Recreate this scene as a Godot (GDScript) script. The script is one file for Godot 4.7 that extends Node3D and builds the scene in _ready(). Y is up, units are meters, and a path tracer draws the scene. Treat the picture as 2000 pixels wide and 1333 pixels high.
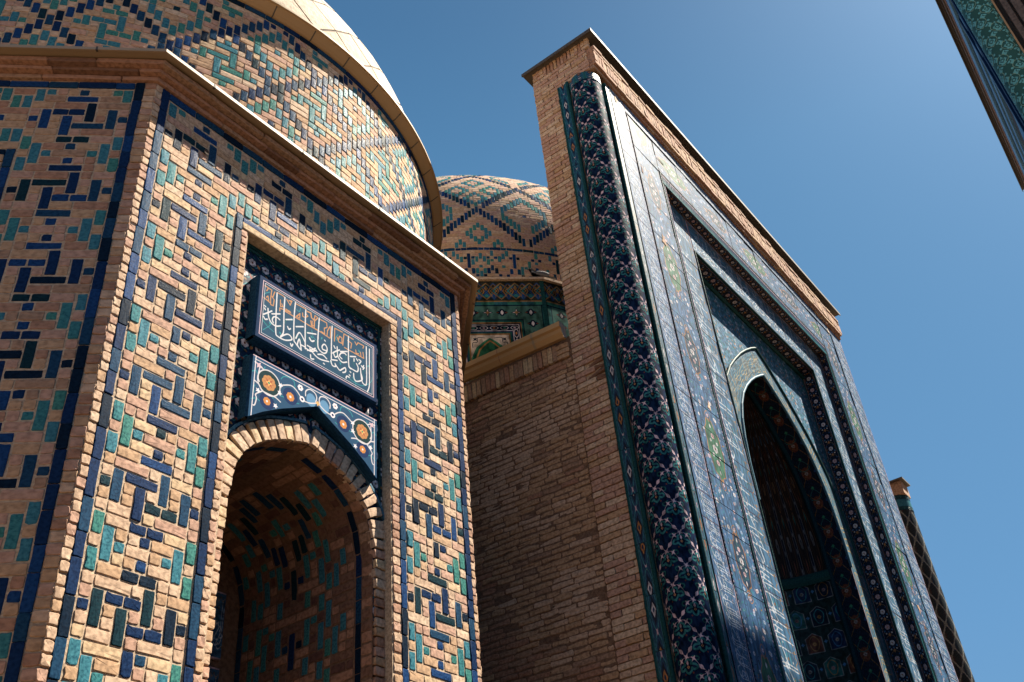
extends Node3D
# A narrow lane of tiled brick mausoleums seen steeply from below. X runs along the facades on the left, Z points from them into the lane, Y is up.
# Heights inside the builders are counted from the eye (1.6 m above the pavement): ORG carries the shift to each thing's base.

const EYE := 1.6
var ORG := Vector3.ZERO          # base of the thing being built, with y = -EYE
var rng := RandomNumberGenerator.new()
var M := {}                      # materials by name
var cam: Camera3D
var cam_x := Transform3D()

# ------------------------------------------------------------------ mesh builder
class MB:
	var v := PackedVector3Array()
	var n := PackedVector3Array()
	var t := PackedVector2Array()
	func tri(a: Vector3, b: Vector3, c: Vector3, ua := Vector2.ZERO, ub := Vector2.ZERO, uc := Vector2.ZERO) -> void:
		var nn := (b - a).cross(c - a).normalized()      # a, b, c run counter-clockwise seen from outside
		v.append(a); v.append(c); v.append(b)
		n.append(nn); n.append(nn); n.append(nn)
		t.append(ua); t.append(uc); t.append(ub)
	func quad(a: Vector3, b: Vector3, c: Vector3, d: Vector3, ua := Vector2(0, 1), ub := Vector2(1, 1), uc := Vector2(1, 0), ud := Vector2(0, 0)) -> void:
		tri(a, b, c, ua, ub, uc)
		tri(a, c, d, ua, uc, ud)
	func squad(p: Array, q: Array, u: Array) -> void:    # quad with a normal of its own at each corner
		for k in [0, 2, 1, 0, 3, 2]:
			v.append(p[k]); n.append(q[k]); t.append(u[k])
	# a box: corner o, edges U (width), V (height), back along -W by d; front, sides and back
	func box(o: Vector3, U: Vector3, V: Vector3, D: Vector3, u0 := Vector2(0, 0), u1 := Vector2(1, 1)) -> void:
		var a := o; var b := o + U; var c := o + U + V; var e := o + V
		var fa := Vector2(u0.x, u1.y); var fb := u1; var fc := Vector2(u1.x, u0.y); var fd := u0
		quad(a, b, c, e, fa, fb, fc, fd)
		quad(b, b + D, c + D, c, fb, fb, fc, fc)
		quad(a + D, a, e, e + D, fa, fa, fd, fd)
		quad(e, c, c + D, e + D, fd, fc, fc, fd)
		quad(a + D, b + D, b, a, fa, fb, fb, fa)
		quad(b + D, a + D, e + D, c + D, fb, fa, fd, fc)
	func add(pv: PackedVector3Array, pn: PackedVector3Array, x: Transform3D) -> void:
		v.append_array(x * pv)
		n.append_array(Transform3D(x.basis, Vector3.ZERO) * pn)
		var z := PackedVector2Array(); z.resize(pv.size())
		t.append_array(z)
	func arrays() -> Array:
		var a := []
		a.resize(Mesh.ARRAY_MAX)
		a[Mesh.ARRAY_VERTEX] = v; a[Mesh.ARRAY_NORMAL] = n; a[Mesh.ARRAY_TEX_UV] = t
		return a
	func mesh() -> ArrayMesh:
		var m := ArrayMesh.new()
		if v.size(): m.add_surface_from_arrays(Mesh.PRIMITIVE_TRIANGLES, arrays())
		return m

# ------------------------------------------------------------------ nodes
func thing(called: String, at: Vector3, label: String, category: String, group := "") -> Node3D:
	var o := Node3D.new(); o.name = called; o.position = at
	o.set_meta("label", label); o.set_meta("category", category)
	if group: o.set_meta("group", group)
	add_child(o, true)
	ORG = Vector3(at.x, at.y - EYE, at.z)
	return o

var taken := {}
func number(parent: Node, called: String) -> String:
	var k := str(parent.get_instance_id()) + called
	var i: int = taken.get(k, 0)
	taken[k] = i + 1
	return called if i == 0 else "%s_%03d" % [called, i]

func put(called: String, mesh: Mesh, mat: Material, parent: Node, x := Transform3D(), kind := "") -> MeshInstance3D:
	var o := MeshInstance3D.new(); o.name = number(parent, called); o.mesh = mesh
	if mat: o.material_override = mat
	o.transform = x
	if kind: o.set_meta("kind", kind)
	parent.add_child(o, true)
	return o

func P(x: float, y: float, z: float) -> Vector3: return Vector3(x, y, z) - ORG

func lin(r: float, g: float, b: float) -> Color: return Color(r, g, b).linear_to_srgb()

# ------------------------------------------------------------------ pieces: bricks and tiles
# A slab with rounded, worn corners: front at z = 0, sides back to -d, no back. Shared by size and variant.
var slabs := {}
func slab(w: float, h: float, d: float, ch: float, rough: float, variant: int) -> Array:
	var key := "%.3f %.3f %.3f %.4f %d" % [w, h, d, ch, variant]
	if slabs.has(key): return slabs[key]
	var g := RandomNumberGenerator.new(); g.seed = hash(key)
	var outl: Array[Vector2] = []
	var hw := w / 2; var hh := h / 2
	var e: float = minf(minf(w, h) * 0.09, 0.005) * (0.35 + rough * 0.65)
	var corners: Array[Vector2] = [Vector2(-1, -1), Vector2(1, -1), Vector2(1, 1), Vector2(-1, 1)]
	for k in 4:
		var c: Vector2 = corners[k] * Vector2(hw, hh)
		var e1 := e * g.randf_range(0.5, 1.6); var e2 := e * g.randf_range(0.5, 1.6)
		var a := c - Vector2(0, corners[k].y * e1); var b := c - Vector2(corners[k].x * e2, 0)
		if k % 2 == 0: outl.append(a); outl.append(b)
		else: outl.append(b); outl.append(a)
		# a worn point halfway along the next edge
		var nx: Vector2 = corners[(k + 1) % 4] * Vector2(hw, hh)
		var mid := c.lerp(nx, g.randf_range(0.35, 0.65))
		outl.append(mid + Vector2(g.randfn(0, 1), g.randfn(0, 1)) * 0.0022 * rough)
	var cnt := outl.size()
	for k in cnt: outl[k] += Vector2(g.randfn(0, 1), g.randfn(0, 1)) * 0.0014 * rough
	var mb := MB.new()
	var inn: Array[Vector3] = []
	for k in cnt:
		var q := outl[k]
		var s := Vector2(maxf(0.2, 1.0 - ch / hw), maxf(0.2, 1.0 - ch / hh))
		inn.append(Vector3(q.x * s.x, q.y * s.y, g.randfn(0, 1) * 0.0007 * rough))
	var mid3 := Vector3(g.randf_range(-0.2, 0.2) * hw, g.randf_range(-0.2, 0.2) * hh, 0.0004 + g.randfn(0, 1) * 0.0008 * rough)
	var zf := Vector3(0, 0, 1)
	for k in cnt:
		var k2 := (k + 1) % cnt
		var a2 := outl[k]; var b2 := outl[k2]
		mb.tri(inn[k], inn[k2], mid3)
		var oa := Vector3(a2.x, a2.y, -ch); var ob := Vector3(b2.x, b2.y, -ch)
		var na := (Vector3(a2.x / hw, a2.y / hh, 0).normalized() + zf).normalized()
		var nb := (Vector3(b2.x / hw, b2.y / hh, 0).normalized() + zf).normalized()
		mb.squad([oa, ob, inn[k2], inn[k]], [na, nb, zf, zf], [Vector2.ZERO, Vector2.ZERO, Vector2.ZERO, Vector2.ZERO])
		mb.quad(Vector3(a2.x, a2.y, -d), Vector3(b2.x, b2.y, -d), ob, oa)
	var r := [mb.v, mb.n, mb.mesh()]
	slabs[key] = r
	return r

# one piece waiting to be placed: kind (name), slab, transform, material name, area
var pieces := []
func piece(kind: String, mat: String, w: float, h: float, d: float, x: Transform3D, ch := 0.004, rough := 1.0) -> void:
	if w < 0.012 or h < 0.012: return
	var s := slab(w, h, d, ch, rough, rng.randi() % 4)
	var p: Vector3 = x.origin + ORG
	var nrm: Vector3 = x.basis.z.normalized()
	var q: Vector3 = cam_x.affine_inverse() * (p + Vector3(0, EYE, 0))
	var score := 0.0
	if q.z < -0.5 and absf(q.x / q.z) < 0.55 and absf(q.y / q.z) < 0.37:
		var f := nrm.dot(-p.normalized())
		if f > 0.02: score = w * h * f / p.length_squared()
	pieces.append([kind, s, x, mat, score])

# The 300 of each kind that show largest become parts; the rest is one part.
func commit(parent: Node3D, rest := {}, most := 290) -> void:
	var by := {}
	for p in pieces:
		if not by.has(p[0]): by[p[0]] = []
		by[p[0]].append(p)
	for kind in by:
		var list: Array = by[kind]
		list.sort_custom(func(a, b): return a[4] > b[4])
		var groups := {}
		for i in list.size():
			var p: Array = list[i]
			if i < most and p[4] > 0.0:
				put(kind, p[1][2], M[p[3]], parent, p[2])
			else:
				if not groups.has(p[3]): groups[p[3]] = MB.new()
				groups[p[3]].add(p[1][0], p[1][1], p[2])
		if groups.size():
			var am := ArrayMesh.new()
			for g in groups:
				am.add_surface_from_arrays(Mesh.PRIMITIVE_TRIANGLES, groups[g].arrays())
				am.surface_set_material(am.get_surface_count() - 1, M[g])
			put(rest.get(kind, kind + "work"), am, null, parent, Transform3D(), "stuff")
	pieces.clear()

# a frame on a wall: origin o (local to the thing), U to the right seen from outside, W outwards
func frame(o: Vector3, U: Vector3, W: Vector3) -> Transform3D: return Transform3D(Basis(U, W.cross(U), W), o)

func jit(x: Transform3D, u: float, v: float, w: float, turn := 0.006, tilt := 0.006) -> Transform3D:
	var b := Basis.from_euler(Vector3(rng.randfn(0, 1) * tilt, rng.randfn(0, 1) * tilt, rng.randfn(0, 1) * turn))
	return Transform3D(x.basis * b, x * Vector3(u + rng.randfn(0, 1) * 0.0012, v + rng.randfn(0, 1) * 0.0012, w))

func pick(a: Array) -> String: return a[rng.randi() % a.size()]
const SCRIPT_WHITE = [[151, 69, 155, 229, 164, 396, 184, 423, 246, 420, 302, 387, 294, 363, 265, 360, 227, 392, 209, 415],
	[221, 65, 221, 180, 229, 344, 221, 387, 206, 412],
	[52, 311, 88, 276, 119, 244],
	[53, 327, 68, 343, 87, 332],
	[85, 242, 96, 308, 122, 343, 161, 348, 202, 325],
	[138, 334, 128, 312, 139, 283, 167, 273, 190, 279],
	[121, 268, 189, 229],
	[54, 235, 65, 239],
	[56, 256, 65, 265],
	[243, 247, 296, 217],
	[261, 298, 274, 314, 287, 300],
	[316, 55, 312, 185, 321, 366, 337, 395, 374, 420, 392, 427],
	[374, 420, 355, 397, 369, 345, 383, 387, 389, 423],
	[338, 356, 369, 289, 422, 344],
	[412, 64, 415, 212, 425, 382, 431, 389, 479, 392, 525, 356],
	[389, 384, 425, 384],
	[334, 257, 398, 222],
	[438, 253, 516, 222],
	[458, 285, 480, 304, 498, 292],
	[295, 423, 305, 440, 315, 418],
	[540, 66, 536, 201, 537, 306, 554, 339, 592, 347, 618, 327, 624, 288, 600, 266, 578, 292, 583, 317, 617, 313],
	[598, 231, 604, 235],
	[443, 360, 487, 361, 532, 365],
	[445, 400, 481, 378, 516, 345],
	[466, 372, 512, 403, 564, 413, 643, 393],
	[541, 384, 585, 365, 624, 379],
	[595, 432, 605, 434],
	[475, 422, 481, 450, 506, 443],
	[457, 287, 477, 304, 502, 287],
	[665, 69, 663, 203, 667, 357],
	[662, 373, 678, 407, 709, 401, 704, 379],
	[669, 363, 723, 342],
	[688, 233, 700, 248],
	[678, 302, 701, 276, 743, 239],
	[686, 298, 702, 324, 721, 307],
	[719, 224, 725, 291, 745, 323, 777, 331, 816, 308],
	[768, 304, 744, 292, 759, 259, 791, 243, 807, 249],
	[751, 249, 818, 214],
	[712, 389, 748, 413, 771, 394, 802, 365, 806, 397, 779, 418],
	[827, 71, 829, 186, 836, 326, 857, 347],
	[837, 340, 873, 343, 921, 339, 929, 300, 912, 273],
	[849, 375, 857, 378],
	[842, 407, 850, 410],
	[812, 450, 819, 429, 843, 428],
	[847, 242, 903, 216],
	[887, 243, 887, 264],
	[911, 230, 924, 242],
	[936, 264, 956, 229, 936, 225],
	[1010, 68, 1014, 235, 1015, 392, 995, 416, 970, 400, 958, 342, 953, 295],
	[885, 372, 890, 411, 914, 427, 970, 386, 962, 340],
	[1043, 73, 1043, 256, 1044, 399, 1024, 465],
	[961, 266, 973, 274, 985, 253],
	[978, 290, 990, 269]]
const SCRIPT_ORANGE = [[39, 67, 79, 70, 103, 72],
	[62, 102, 73, 76],
	[105, 70, 100, 148, 104, 197, 127, 195, 131, 141, 110, 125],
	[131, 72, 116, 128],
	[64, 158, 77, 139, 86, 180, 37, 172, 103, 186],
	[151, 63, 203, 61, 216, 68],
	[184, 110, 188, 165, 210, 155, 197, 137],
	[185, 206, 183, 182, 235, 172, 281, 168],
	[234, 161, 275, 160],
	[230, 183, 306, 182, 529, 181],
	[237, 73, 271, 105, 281, 70, 257, 72, 286, 61],
	[322, 63, 413, 57],
	[334, 166, 362, 127, 361, 168, 329, 169],
	[385, 108, 387, 136, 411, 134, 434, 109, 415, 97],
	[419, 71, 462, 64, 470, 106, 495, 104, 499, 66, 524, 70],
	[463, 134, 470, 170, 495, 162, 495, 115],
	[433, 184, 531, 179, 647, 187],
	[427, 73, 457, 66, 467, 104, 498, 115, 526, 74],
	[475, 128, 478, 183, 497, 180, 497, 101],
	[549, 72, 611, 69, 617, 106, 594, 126],
	[561, 173, 596, 175, 590, 128],
	[619, 177, 622, 133, 640, 93, 647, 82],
	[651, 181, 651, 87],
	[690, 189, 690, 73, 766, 67],
	[716, 139, 733, 173, 765, 170, 763, 120, 739, 119, 729, 154],
	[773, 180, 782, 73, 876, 74],
	[789, 193, 985, 188],
	[820, 112, 860, 119, 853, 166],
	[893, 87, 909, 107, 925, 77, 984, 75, 976, 101],
	[902, 155, 906, 182, 935, 174],
	[951, 151, 956, 185],
	[976, 138, 985, 188]]
const SCRIPT_VINE = [[21, 340, 63, 371, 97, 390, 149, 405],
	[57, 439, 82, 409, 113, 370, 127, 335],
	[331, 110, 355, 114, 365, 79],
	[475, 207, 490, 256, 521, 274],
	[34, 165, 53, 131, 90, 97],
	[827, 429, 891, 446, 987, 430, 1069, 344, 1081, 237, 1051, 172],
	[723, 113, 701, 161, 741, 169],
	[907, 486, 903, 440, 874, 412]]
const ARCH_SCROLL = [[235, 128, 316, 89, 366, 101, 408, 136],
	[440, 153, 490, 147, 557, 116],
	[450, 107, 450, 70, 484, 40, 531, 49, 548, 79, 540, 115],
	[27, 190, 66, 206, 92, 237, 153, 239, 200, 238, 244, 253],
	[92, 242, 45, 286, 53, 313, 44, 364, 31, 374],
	[59, 76, 52, 151, 64, 181],
	[19, 51, 58, 59, 87, 75]]
const ARCH_VINE = [[236, 78, 254, 51, 297, 34, 343, 44, 356, 92],
	[4, 131, 30, 113, 45, 128],
	[31, 223, 24, 253, 31, 276],
	[14, 335, 48, 315, 81, 321, 114, 331],
	[178, 200, 186, 232, 174, 268],
	[241, 206, 275, 203, 343, 207, 397, 195],
	[99, 51, 93, 86, 114, 107]]
# ------------------------------------------------------------------ flat print: a small painter of polygons into an Image
class Pic:
	var im: Image
	var w: int
	var h: int
	var wrap := true
	func _init(ww: int, hh: int, c: Color, wr := true) -> void:
		w = ww; h = hh; wrap = wr
		im = Image.create_empty(w, h, false, Image.FORMAT_RGB8); im.fill(c)
	func span(y: int, x0: int, x1: int, c: Color) -> void:
		if wrap:
			y = posmod(y, h)
			if x1 - x0 >= w: im.fill_rect(Rect2i(0, y, w, 1), c); return
			var a := posmod(x0, w)
			var l := x1 - x0
			if a + l <= w: im.fill_rect(Rect2i(a, y, l, 1), c)
			else:
				im.fill_rect(Rect2i(a, y, w - a, 1), c)
				im.fill_rect(Rect2i(0, y, a + l - w, 1), c)
		else:
			if y < 0 or y >= h: return
			x0 = maxi(x0, 0); x1 = mini(x1, w)
			if x1 > x0: im.fill_rect(Rect2i(x0, y, x1 - x0, 1), c)
	func poly(p: PackedVector2Array, c: Color) -> void:
		var lo := INF; var hi := -INF
		for q in p: lo = minf(lo, q.y); hi = maxf(hi, q.y)
		var n := p.size()
		for y in range(int(floor(lo)), int(ceil(hi)) + 1):
			var yc := y + 0.5
			var xs: Array[float] = []
			for i in n:
				var a := p[i]; var b := p[(i + 1) % n]
				if (a.y <= yc) != (b.y <= yc): xs.append(a.x + (yc - a.y) / (b.y - a.y) * (b.x - a.x))
			xs.sort()
			var k := 0
			while k + 1 < xs.size():
				span(y, int(round(xs[k])), int(round(xs[k + 1])), c)
				k += 2
	func rect(x0: float, y0: float, x1: float, y1: float, c: Color) -> void:
		for y in range(int(round(y0)), int(round(y1))): span(y, int(round(x0)), int(round(x1)), c)
	func disc(x: float, y: float, r: float, c: Color, sy := 1.0) -> void:
		var p := PackedVector2Array()
		var k := clampi(int(r * 2), 8, 40)
		for i in k: p.append(Vector2(x + cos(TAU * i / k) * r, y + sin(TAU * i / k) * r * sy))
		poly(p, c)
	func star(x: float, y: float, r0: float, r1: float, n: int, c: Color, turn := 0.0, sy := 1.0) -> void:
		var p := PackedVector2Array()
		for i in n * 2:
			var r := r0 if i % 2 == 0 else r1
			p.append(Vector2(x + cos(PI * i / n + turn) * r, y + sin(PI * i / n + turn) * r * sy))
		poly(p, c)
	func stroke(p: PackedVector2Array, wd: float, c: Color, closed := false) -> void:
		var n := p.size()
		for i in (n if closed else n - 1):
			var a := p[i]; var b := p[(i + 1) % n]
			var d := b - a
			if d.length() < 0.01: continue
			var o := Vector2(-d.y, d.x).normalized() * wd / 2
			poly(PackedVector2Array([a + o, b + o, b - o, a - o]), c)
		if wd > 2.5:
			for q in p: disc(q.x, q.y, wd / 2, c)
	func smooth(p: PackedVector2Array, wd: float, c: Color, closed := false) -> void:   # through the points, rounded
		var q := PackedVector2Array()
		var n := p.size()
		if n < 3: stroke(p, wd, c); return
		for i in (n if closed else n - 1):
			var a := p[posmod(i - 1, n)] if closed or i > 0 else p[0]
			var b := p[i]; var d := p[(i + 1) % n]
			var e := p[(i + 2) % n] if closed or i + 2 < n else p[n - 1]
			for k in 5: q.append(b.cubic_interpolate(d, a, e, k / 5.0))
		if not closed: q.append(p[n - 1])
		stroke(q, wd, c, closed)
	func arc(x: float, y: float, r: float, a0: float, a1: float, wd: float, c: Color) -> void:
		var p := PackedVector2Array()
		var k := maxi(4, int(absf(a1 - a0) * 5))
		for i in k + 1: p.append(Vector2(x + cos(lerpf(a0, a1, float(i) / k)) * r, y + sin(lerpf(a0, a1, float(i) / k)) * r))
		stroke(p, wd, c)
	func flower(x: float, y: float, r: float, n: int, c: Color, heart: Color, turn := 0.0) -> void:
		for i in n: disc(x + cos(TAU * i / n + turn) * r * 0.6, y + sin(TAU * i / n + turn) * r * 0.6, r * 0.42, c)
		disc(x, y, r * 0.5, c)
		disc(x, y, r * 0.27, heart)
	func bud(x: float, y: float, r: float, a: float, c: Color) -> void:      # a pointed petal
		var d := Vector2(cos(a), sin(a)); var o := Vector2(-d.y, d.x)
		var q := Vector2(x, y)
		poly(PackedVector2Array([q - d * r, q - d * r * 0.2 + o * r * 0.5, q + d * r * 0.3 + o * r * 0.42, q + d * r, q + d * r * 0.3 - o * r * 0.42, q - d * r * 0.2 - o * r * 0.5]), c)
	func tex() -> ImageTexture: return ImageTexture.create_from_image(im)

func pts(a: Array, s: float, ox := 0.0, oy := 0.0) -> PackedVector2Array:
	var p := PackedVector2Array()
	var i := 0
	while i + 1 < a.size():
		p.append(Vector2(a[i] * s + ox, a[i + 1] * s + oy)); i += 2
	return p

# ------------------------------------------------------------------ colours of the glazes (real-world base colours)
var NAVY := lin(.012, .030, .090)
var INK := lin(.008, .016, .036)
var BLUE := lin(.020, .075, .22)
var SKYB := lin(.05, .16, .34)
var TURQ := lin(.030, .19, .22)
var SEA := lin(.020, .11, .11)
var GREEN := lin(.035, .19, .11)
var WHITE := lin(.66, .60, .62)
var PINK := lin(.52, .36, .40)
var ORANGE := lin(.46, .19, .06)
var OCHRE := lin(.30, .16, .06)
var RUST := lin(.13, .045, .03)

func V2(a: float, b: float) -> Vector2: return Vector2(a, b)

func tex_column() -> Texture2D:           # corner column: teal cloud bands and pink buds on navy, a leaning ogee net, drawn by a slightly uneven hand
	var g := RandomNumberGenerator.new(); g.seed = 17
	var p := Pic.new(512, 896, lin(.008, .020, .056))
	var J := func(a: float, b: float) -> Vector2: return Vector2(a + g.randf_range(-3, 3), b + g.randf_range(-3, 3))
	var teal := lin(.034, .165, .175); var pink := lin(.60, .44, .49)
	for qx in 2:
		for qy in 4:
			for col in [0, 1]:
				var x: float = qx * 256.0 + col * 128.0; var y: float = qy * 224.0 + col * 112.0
				p.disc(x, y + 60, 30, INK, 0.9)
				for s in [-1.0, 1.0]:
					p.smooth(PackedVector2Array([J.call(x, y + 16), J.call(x + s * 28, y + 30), J.call(x + s * 22, y + 46), J.call(x + s * 54, y + 52), J.call(x + s * 66, y + 70), J.call(x + s * 40, y + 78), J.call(x + s * 26, y + 70), J.call(x + s * 18, y + 88), J.call(x, y + 98)]), 13, teal)
					p.smooth(PackedVector2Array([J.call(x + s * 44, y + 2), J.call(x + s * 84, y + 10), J.call(x + s * 78, y + 30), J.call(x + s * 58, y + 30)]), 9, SEA)
					p.smooth(PackedVector2Array([J.call(x, y), J.call(x + s * 46, y + 14), J.call(x + s * 84, y + 64), J.call(x + s * 128, y + 112)]), 3.0, lin(.34, .30, .34))
					p.star(x + s * 48, y + 18, 22, 8, 4, pink, 0.7 * s)
					p.bud(x + s * 92, y + 74, 25, 0.85 if s > 0 else PI - 0.85, pink)
					p.disc(x + s * 30, y + 100, 6, RUST)
				p.bud(x, y + 36, 16, -PI / 2, pink)
				p.star(x, y + 62, 11, 7, 4, lin(.52, .24, .09)); p.disc(x, y + 62, 4, NAVY)
				p.star(x, y, 24, 8, 4, pink, 0.4 + g.randf() * 0.3)
	return p.tex()

func tex_chain(ground: Color, seed_n: int) -> Texture2D:      # narrow border: diamonds and stars between two lines
	var p := Pic.new(96, 192, ground)
	p.rect(0, 0, 10, 192, SEA); p.rect(86, 0, 96, 192, SEA)
	p.rect(12, 0, 16, 192, TURQ); p.rect(80, 0, 84, 192, TURQ)
	for k in 2:
		var y := 48.0 + 96 * k
		p.star(48, y, 34, 20, 4, INK)
		p.star(48, y, 18, 12, 4, ORANGE if (k + seed_n) % 2 == 0 else WHITE)
		p.disc(48, y, 6, NAVY)
		for s in [-1.0, 1.0]:
			p.smooth(PackedVector2Array([V2(48, y - 48), V2(48 + s * 24, y - 24), V2(48 + s * 22, y + 22), V2(48, y + 48)]), 5, TURQ)
		p.star(48, y + 48, 12, 5, 4, PINK, PI / 4)
	return p.tex()

# Strokes of a tall thuluth hand: uprights, bowls, loops and points over turquoise tendrils. Runs along x.
func tex_script(ground: Color, ink: Color, second: Color, s: int) -> Texture2D:
	var g := RandomNumberGenerator.new(); g.seed = s
	var p := Pic.new(1024, 224, ground)
	for k in 26:
		var x := k * 40.0 + g.randf() * 30
		var y := 40 + g.randf() * 150
		p.arc(x, y, 14 + g.randf() * 16, g.randf() * 3, g.randf() * 2 + 4, 3, TURQ if k % 3 else SEA)
		p.bud(x + 18, y + 6, 8, g.randf() * 6, TURQ)
		if k % 2: p.flower(x + 24, 30 + g.randf() * 165, 6, 5, second, NAVY)
	var x := 6.0
	while x < 1018:
		var kind := g.randi() % 6
		var b := 158 + g.randf_range(-26, 22)
		if kind <= 2:
			var hgt := g.randf_range(96, 138)
			p.smooth(PackedVector2Array([V2(x + 5, b - hgt), V2(x, b - hgt * 0.5), V2(x + 1, b - 8), V2(x - 12, b + 16), V2(x - 32, b + 20)]), 4.4, ink)
			x += g.randf_range(12, 22)
		elif kind == 3:
			p.smooth(PackedVector2Array([V2(x + 30, b - 30), V2(x + 12, b - 34), V2(x + 4, b - 12), V2(x + 20, b), V2(x + 38, b - 6)]), 4.6, ink)
			p.smooth(PackedVector2Array([V2(x + 38, b - 6), V2(x + 28, b + 30), V2(x - 6, b + 36), V2(x - 18, b + 16)]), 4.6, ink)
			x += g.randf_range(28, 40)
		elif kind == 4:
			p.smooth(PackedVector2Array([V2(x + 46, b - 44), V2(x + 20, b - 20), V2(x, b + 4), V2(x + 20, b + 18), V2(x + 48, b + 8)]), 4.6, ink)
			p.smooth(PackedVector2Array([V2(x + 46, b - 44), V2(x + 26, b - 56), V2(x + 12, b - 50)]), 4.2, ink)
			x += g.randf_range(28, 38)
		else:
			p.smooth(PackedVector2Array([V2(x + 70, b - 88), V2(x + 24, b - 74), V2(x - 18, b - 46), V2(x - 30, b - 52)]), 4.2, ink)
			x += g.randf_range(8, 18)
		for d in g.randi() % 3:
			p.star(x - 20 + d * 9, b - 62 + g.randf_range(-40, 80), 4.5, 4, 4, ink)
	for k in 12:                                          # a second, smaller line above
		var xa := 10 + k * 85.0
		p.smooth(PackedVector2Array([V2(xa, 18), V2(xa + 18, 30), V2(xa + 34, 16), V2(xa + 50, 32), V2(xa + 72, 20)]), 3.2, second)
		p.stroke(PackedVector2Array([V2(xa + 8, 12), V2(xa + 8, 40)]), 3, second)
	p.rect(0, 0, 1024, 5, PINK); p.rect(0, 219, 1024, 224, PINK)
	return p.tex()

func tex_medallions() -> Texture2D:       # lobed green and blue cartouches outlined in orange among dense tendrils and blossoms. Runs along x.
	var g := RandomNumberGenerator.new(); g.seed = 31
	var p := Pic.new(1024, 256, lin(.045, .115, .235))
	for k in 230:
		p.arc(g.randf() * 1024, 18 + g.randf() * 220, 8 + g.randf() * 15, g.randf() * 6, g.randf() * 4 + 3, 2.6, [TURQ, NAVY, SEA, lin(.08, .18, .32)][k % 4])
	for k in 150:
		p.bud(g.randf() * 1024, 20 + g.randf() * 216, 5 + g.randf() * 4, g.randf() * 6, [TURQ, lin(.30, .30, .36), SEA, OCHRE, lin(.14, .20, .34)][k % 5])
	for k in 74:
		p.flower(g.randf() * 1024, 24 + g.randf() * 208, 7 + g.randf() * 5, 6, [lin(.55, .53, .57), lin(.44, .34, .40), lin(.26, .36, .50)][k % 3], RUST)
	for q in [[256.0, 1.0, 0], [768.0, 0.8, 1]]:
		var x: float = q[0]; var s: float = q[1]
		var o := PackedVector2Array()
		for k in 36:
			var a := TAU * k / 36
			var r := 1.0 + 0.06 * cos(a * 9)
			o.append(V2(x + cos(a) * 150 * s * r, 128 + sin(a) * 66 * s * r))
		p.poly(o, lin(.040, .135, .085) if q[2] == 0 else lin(.012, .04, .09))
		p.stroke(o, 5, lin(.34, .15, .06), true)
		for k in 26: p.arc(x + g.randf_range(-100, 100) * s, 128 + g.randf_range(-36, 36) * s, 8 + g.randf() * 10, g.randf() * 6, g.randf() * 6 + 3, 2.6, SEA)
		p.flower(x, 128, 22 * s, 6, lin(.50, .48, .52), RUST)
		for d in [-1.0, 1.0]:
			p.flower(x + d * 66 * s, 128, 15 * s, 6, PINK, RUST)
			for e in [-1.0, 1.0]: p.flower(x + d * 36 * s, 128 + e * 28 * s, 9, 5, lin(.46, .44, .48), RUST)
			p.bud(x + d * 116 * s, 128, 13, 0, lin(.46, .44, .48))
			p.smooth(PackedVector2Array([V2(x + d * 150 * s, 128), V2(x + d * 172 * s, 106), V2(x + d * 196 * s, 128), V2(x + d * 172 * s, 150)]), 4, lin(.34, .15, .06), true)
			p.flower(x + d * 172 * s, 128, 9, 5, PINK, RUST)
	for y in [0.0, 245.0]:
		p.rect(0, y, 1024, y + 11, NAVY)
		for k in 64: p.rect(k * 16, y + 3, k * 16 + 9, y + 8, lin(.34, .30, .36) if k % 2 else TURQ)
	return p.tex()

func tex_floral(ground: Color, big: Color, s: int, w := 256, h := 256, n := 7) -> Texture2D:   # scattered blossoms on tendrils
	var g := RandomNumberGenerator.new(); g.seed = s
	var p := Pic.new(w, h, ground)
	for k in n * 4:
		p.arc(g.randf() * w, g.randf() * h, 12 + g.randf() * 20, g.randf() * 6, g.randf() * 6 + 4, 3.4, TURQ if k % 3 else SEA)
	for k in n * 2:
		p.bud(g.randf() * w, g.randf() * h, 9 + g.randf() * 6, g.randf() * 6, [ORANGE, PINK, TURQ, OCHRE][k % 4])
	for k in n:
		p.flower((k % 3 + 0.3 + g.randf() * 0.4) * w / 3.0, (int(k / 3.0) + 0.2 + g.randf() * 0.6) * h / ceilf(n / 3.0), 13 + g.randf() * 6, 6, big, RUST, g.randf())
	return p.tex()

func tex_reveal() -> Texture2D:           # reveals of the great niche: a chain of rosettes and palmettes on ink blue. Runs along y.
	var p := Pic.new(160, 320, INK)
	p.rect(0, 0, 6, 320, SEA); p.rect(154, 0, 160, 320, SEA)
	p.rect(14, 0, 17, 320, PINK); p.rect(143, 0, 146, 320, PINK)
	for k in 2:
		var y := 80.0 + 160 * k
		for s in [-1.0, 1.0]:
			p.smooth(PackedVector2Array([V2(80, y - 80), V2(80 + s * 46, y - 50), V2(80 + s * 50, y + 44), V2(80, y + 80)]), 4, OCHRE)
			p.disc(80 + s * 40, y + 34, 9, SKYB); p.disc(80 + s * 40, y - 40, 8, BLUE)
			p.bud(80 + s * 30, y + 62, 12, PI / 2 - s * 0.7, WHITE)
			p.disc(80 + s * 46, y, 6, RUST)
		p.flower(80, y, 26, 8, WHITE if k == 0 else PINK, ORANGE)
		p.bud(80, y + 78, 22, -PI / 2, ORANGE)
		p.flower(80, y + 48, 9, 5, SKYB, RUST)
	return p.tex()

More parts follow.
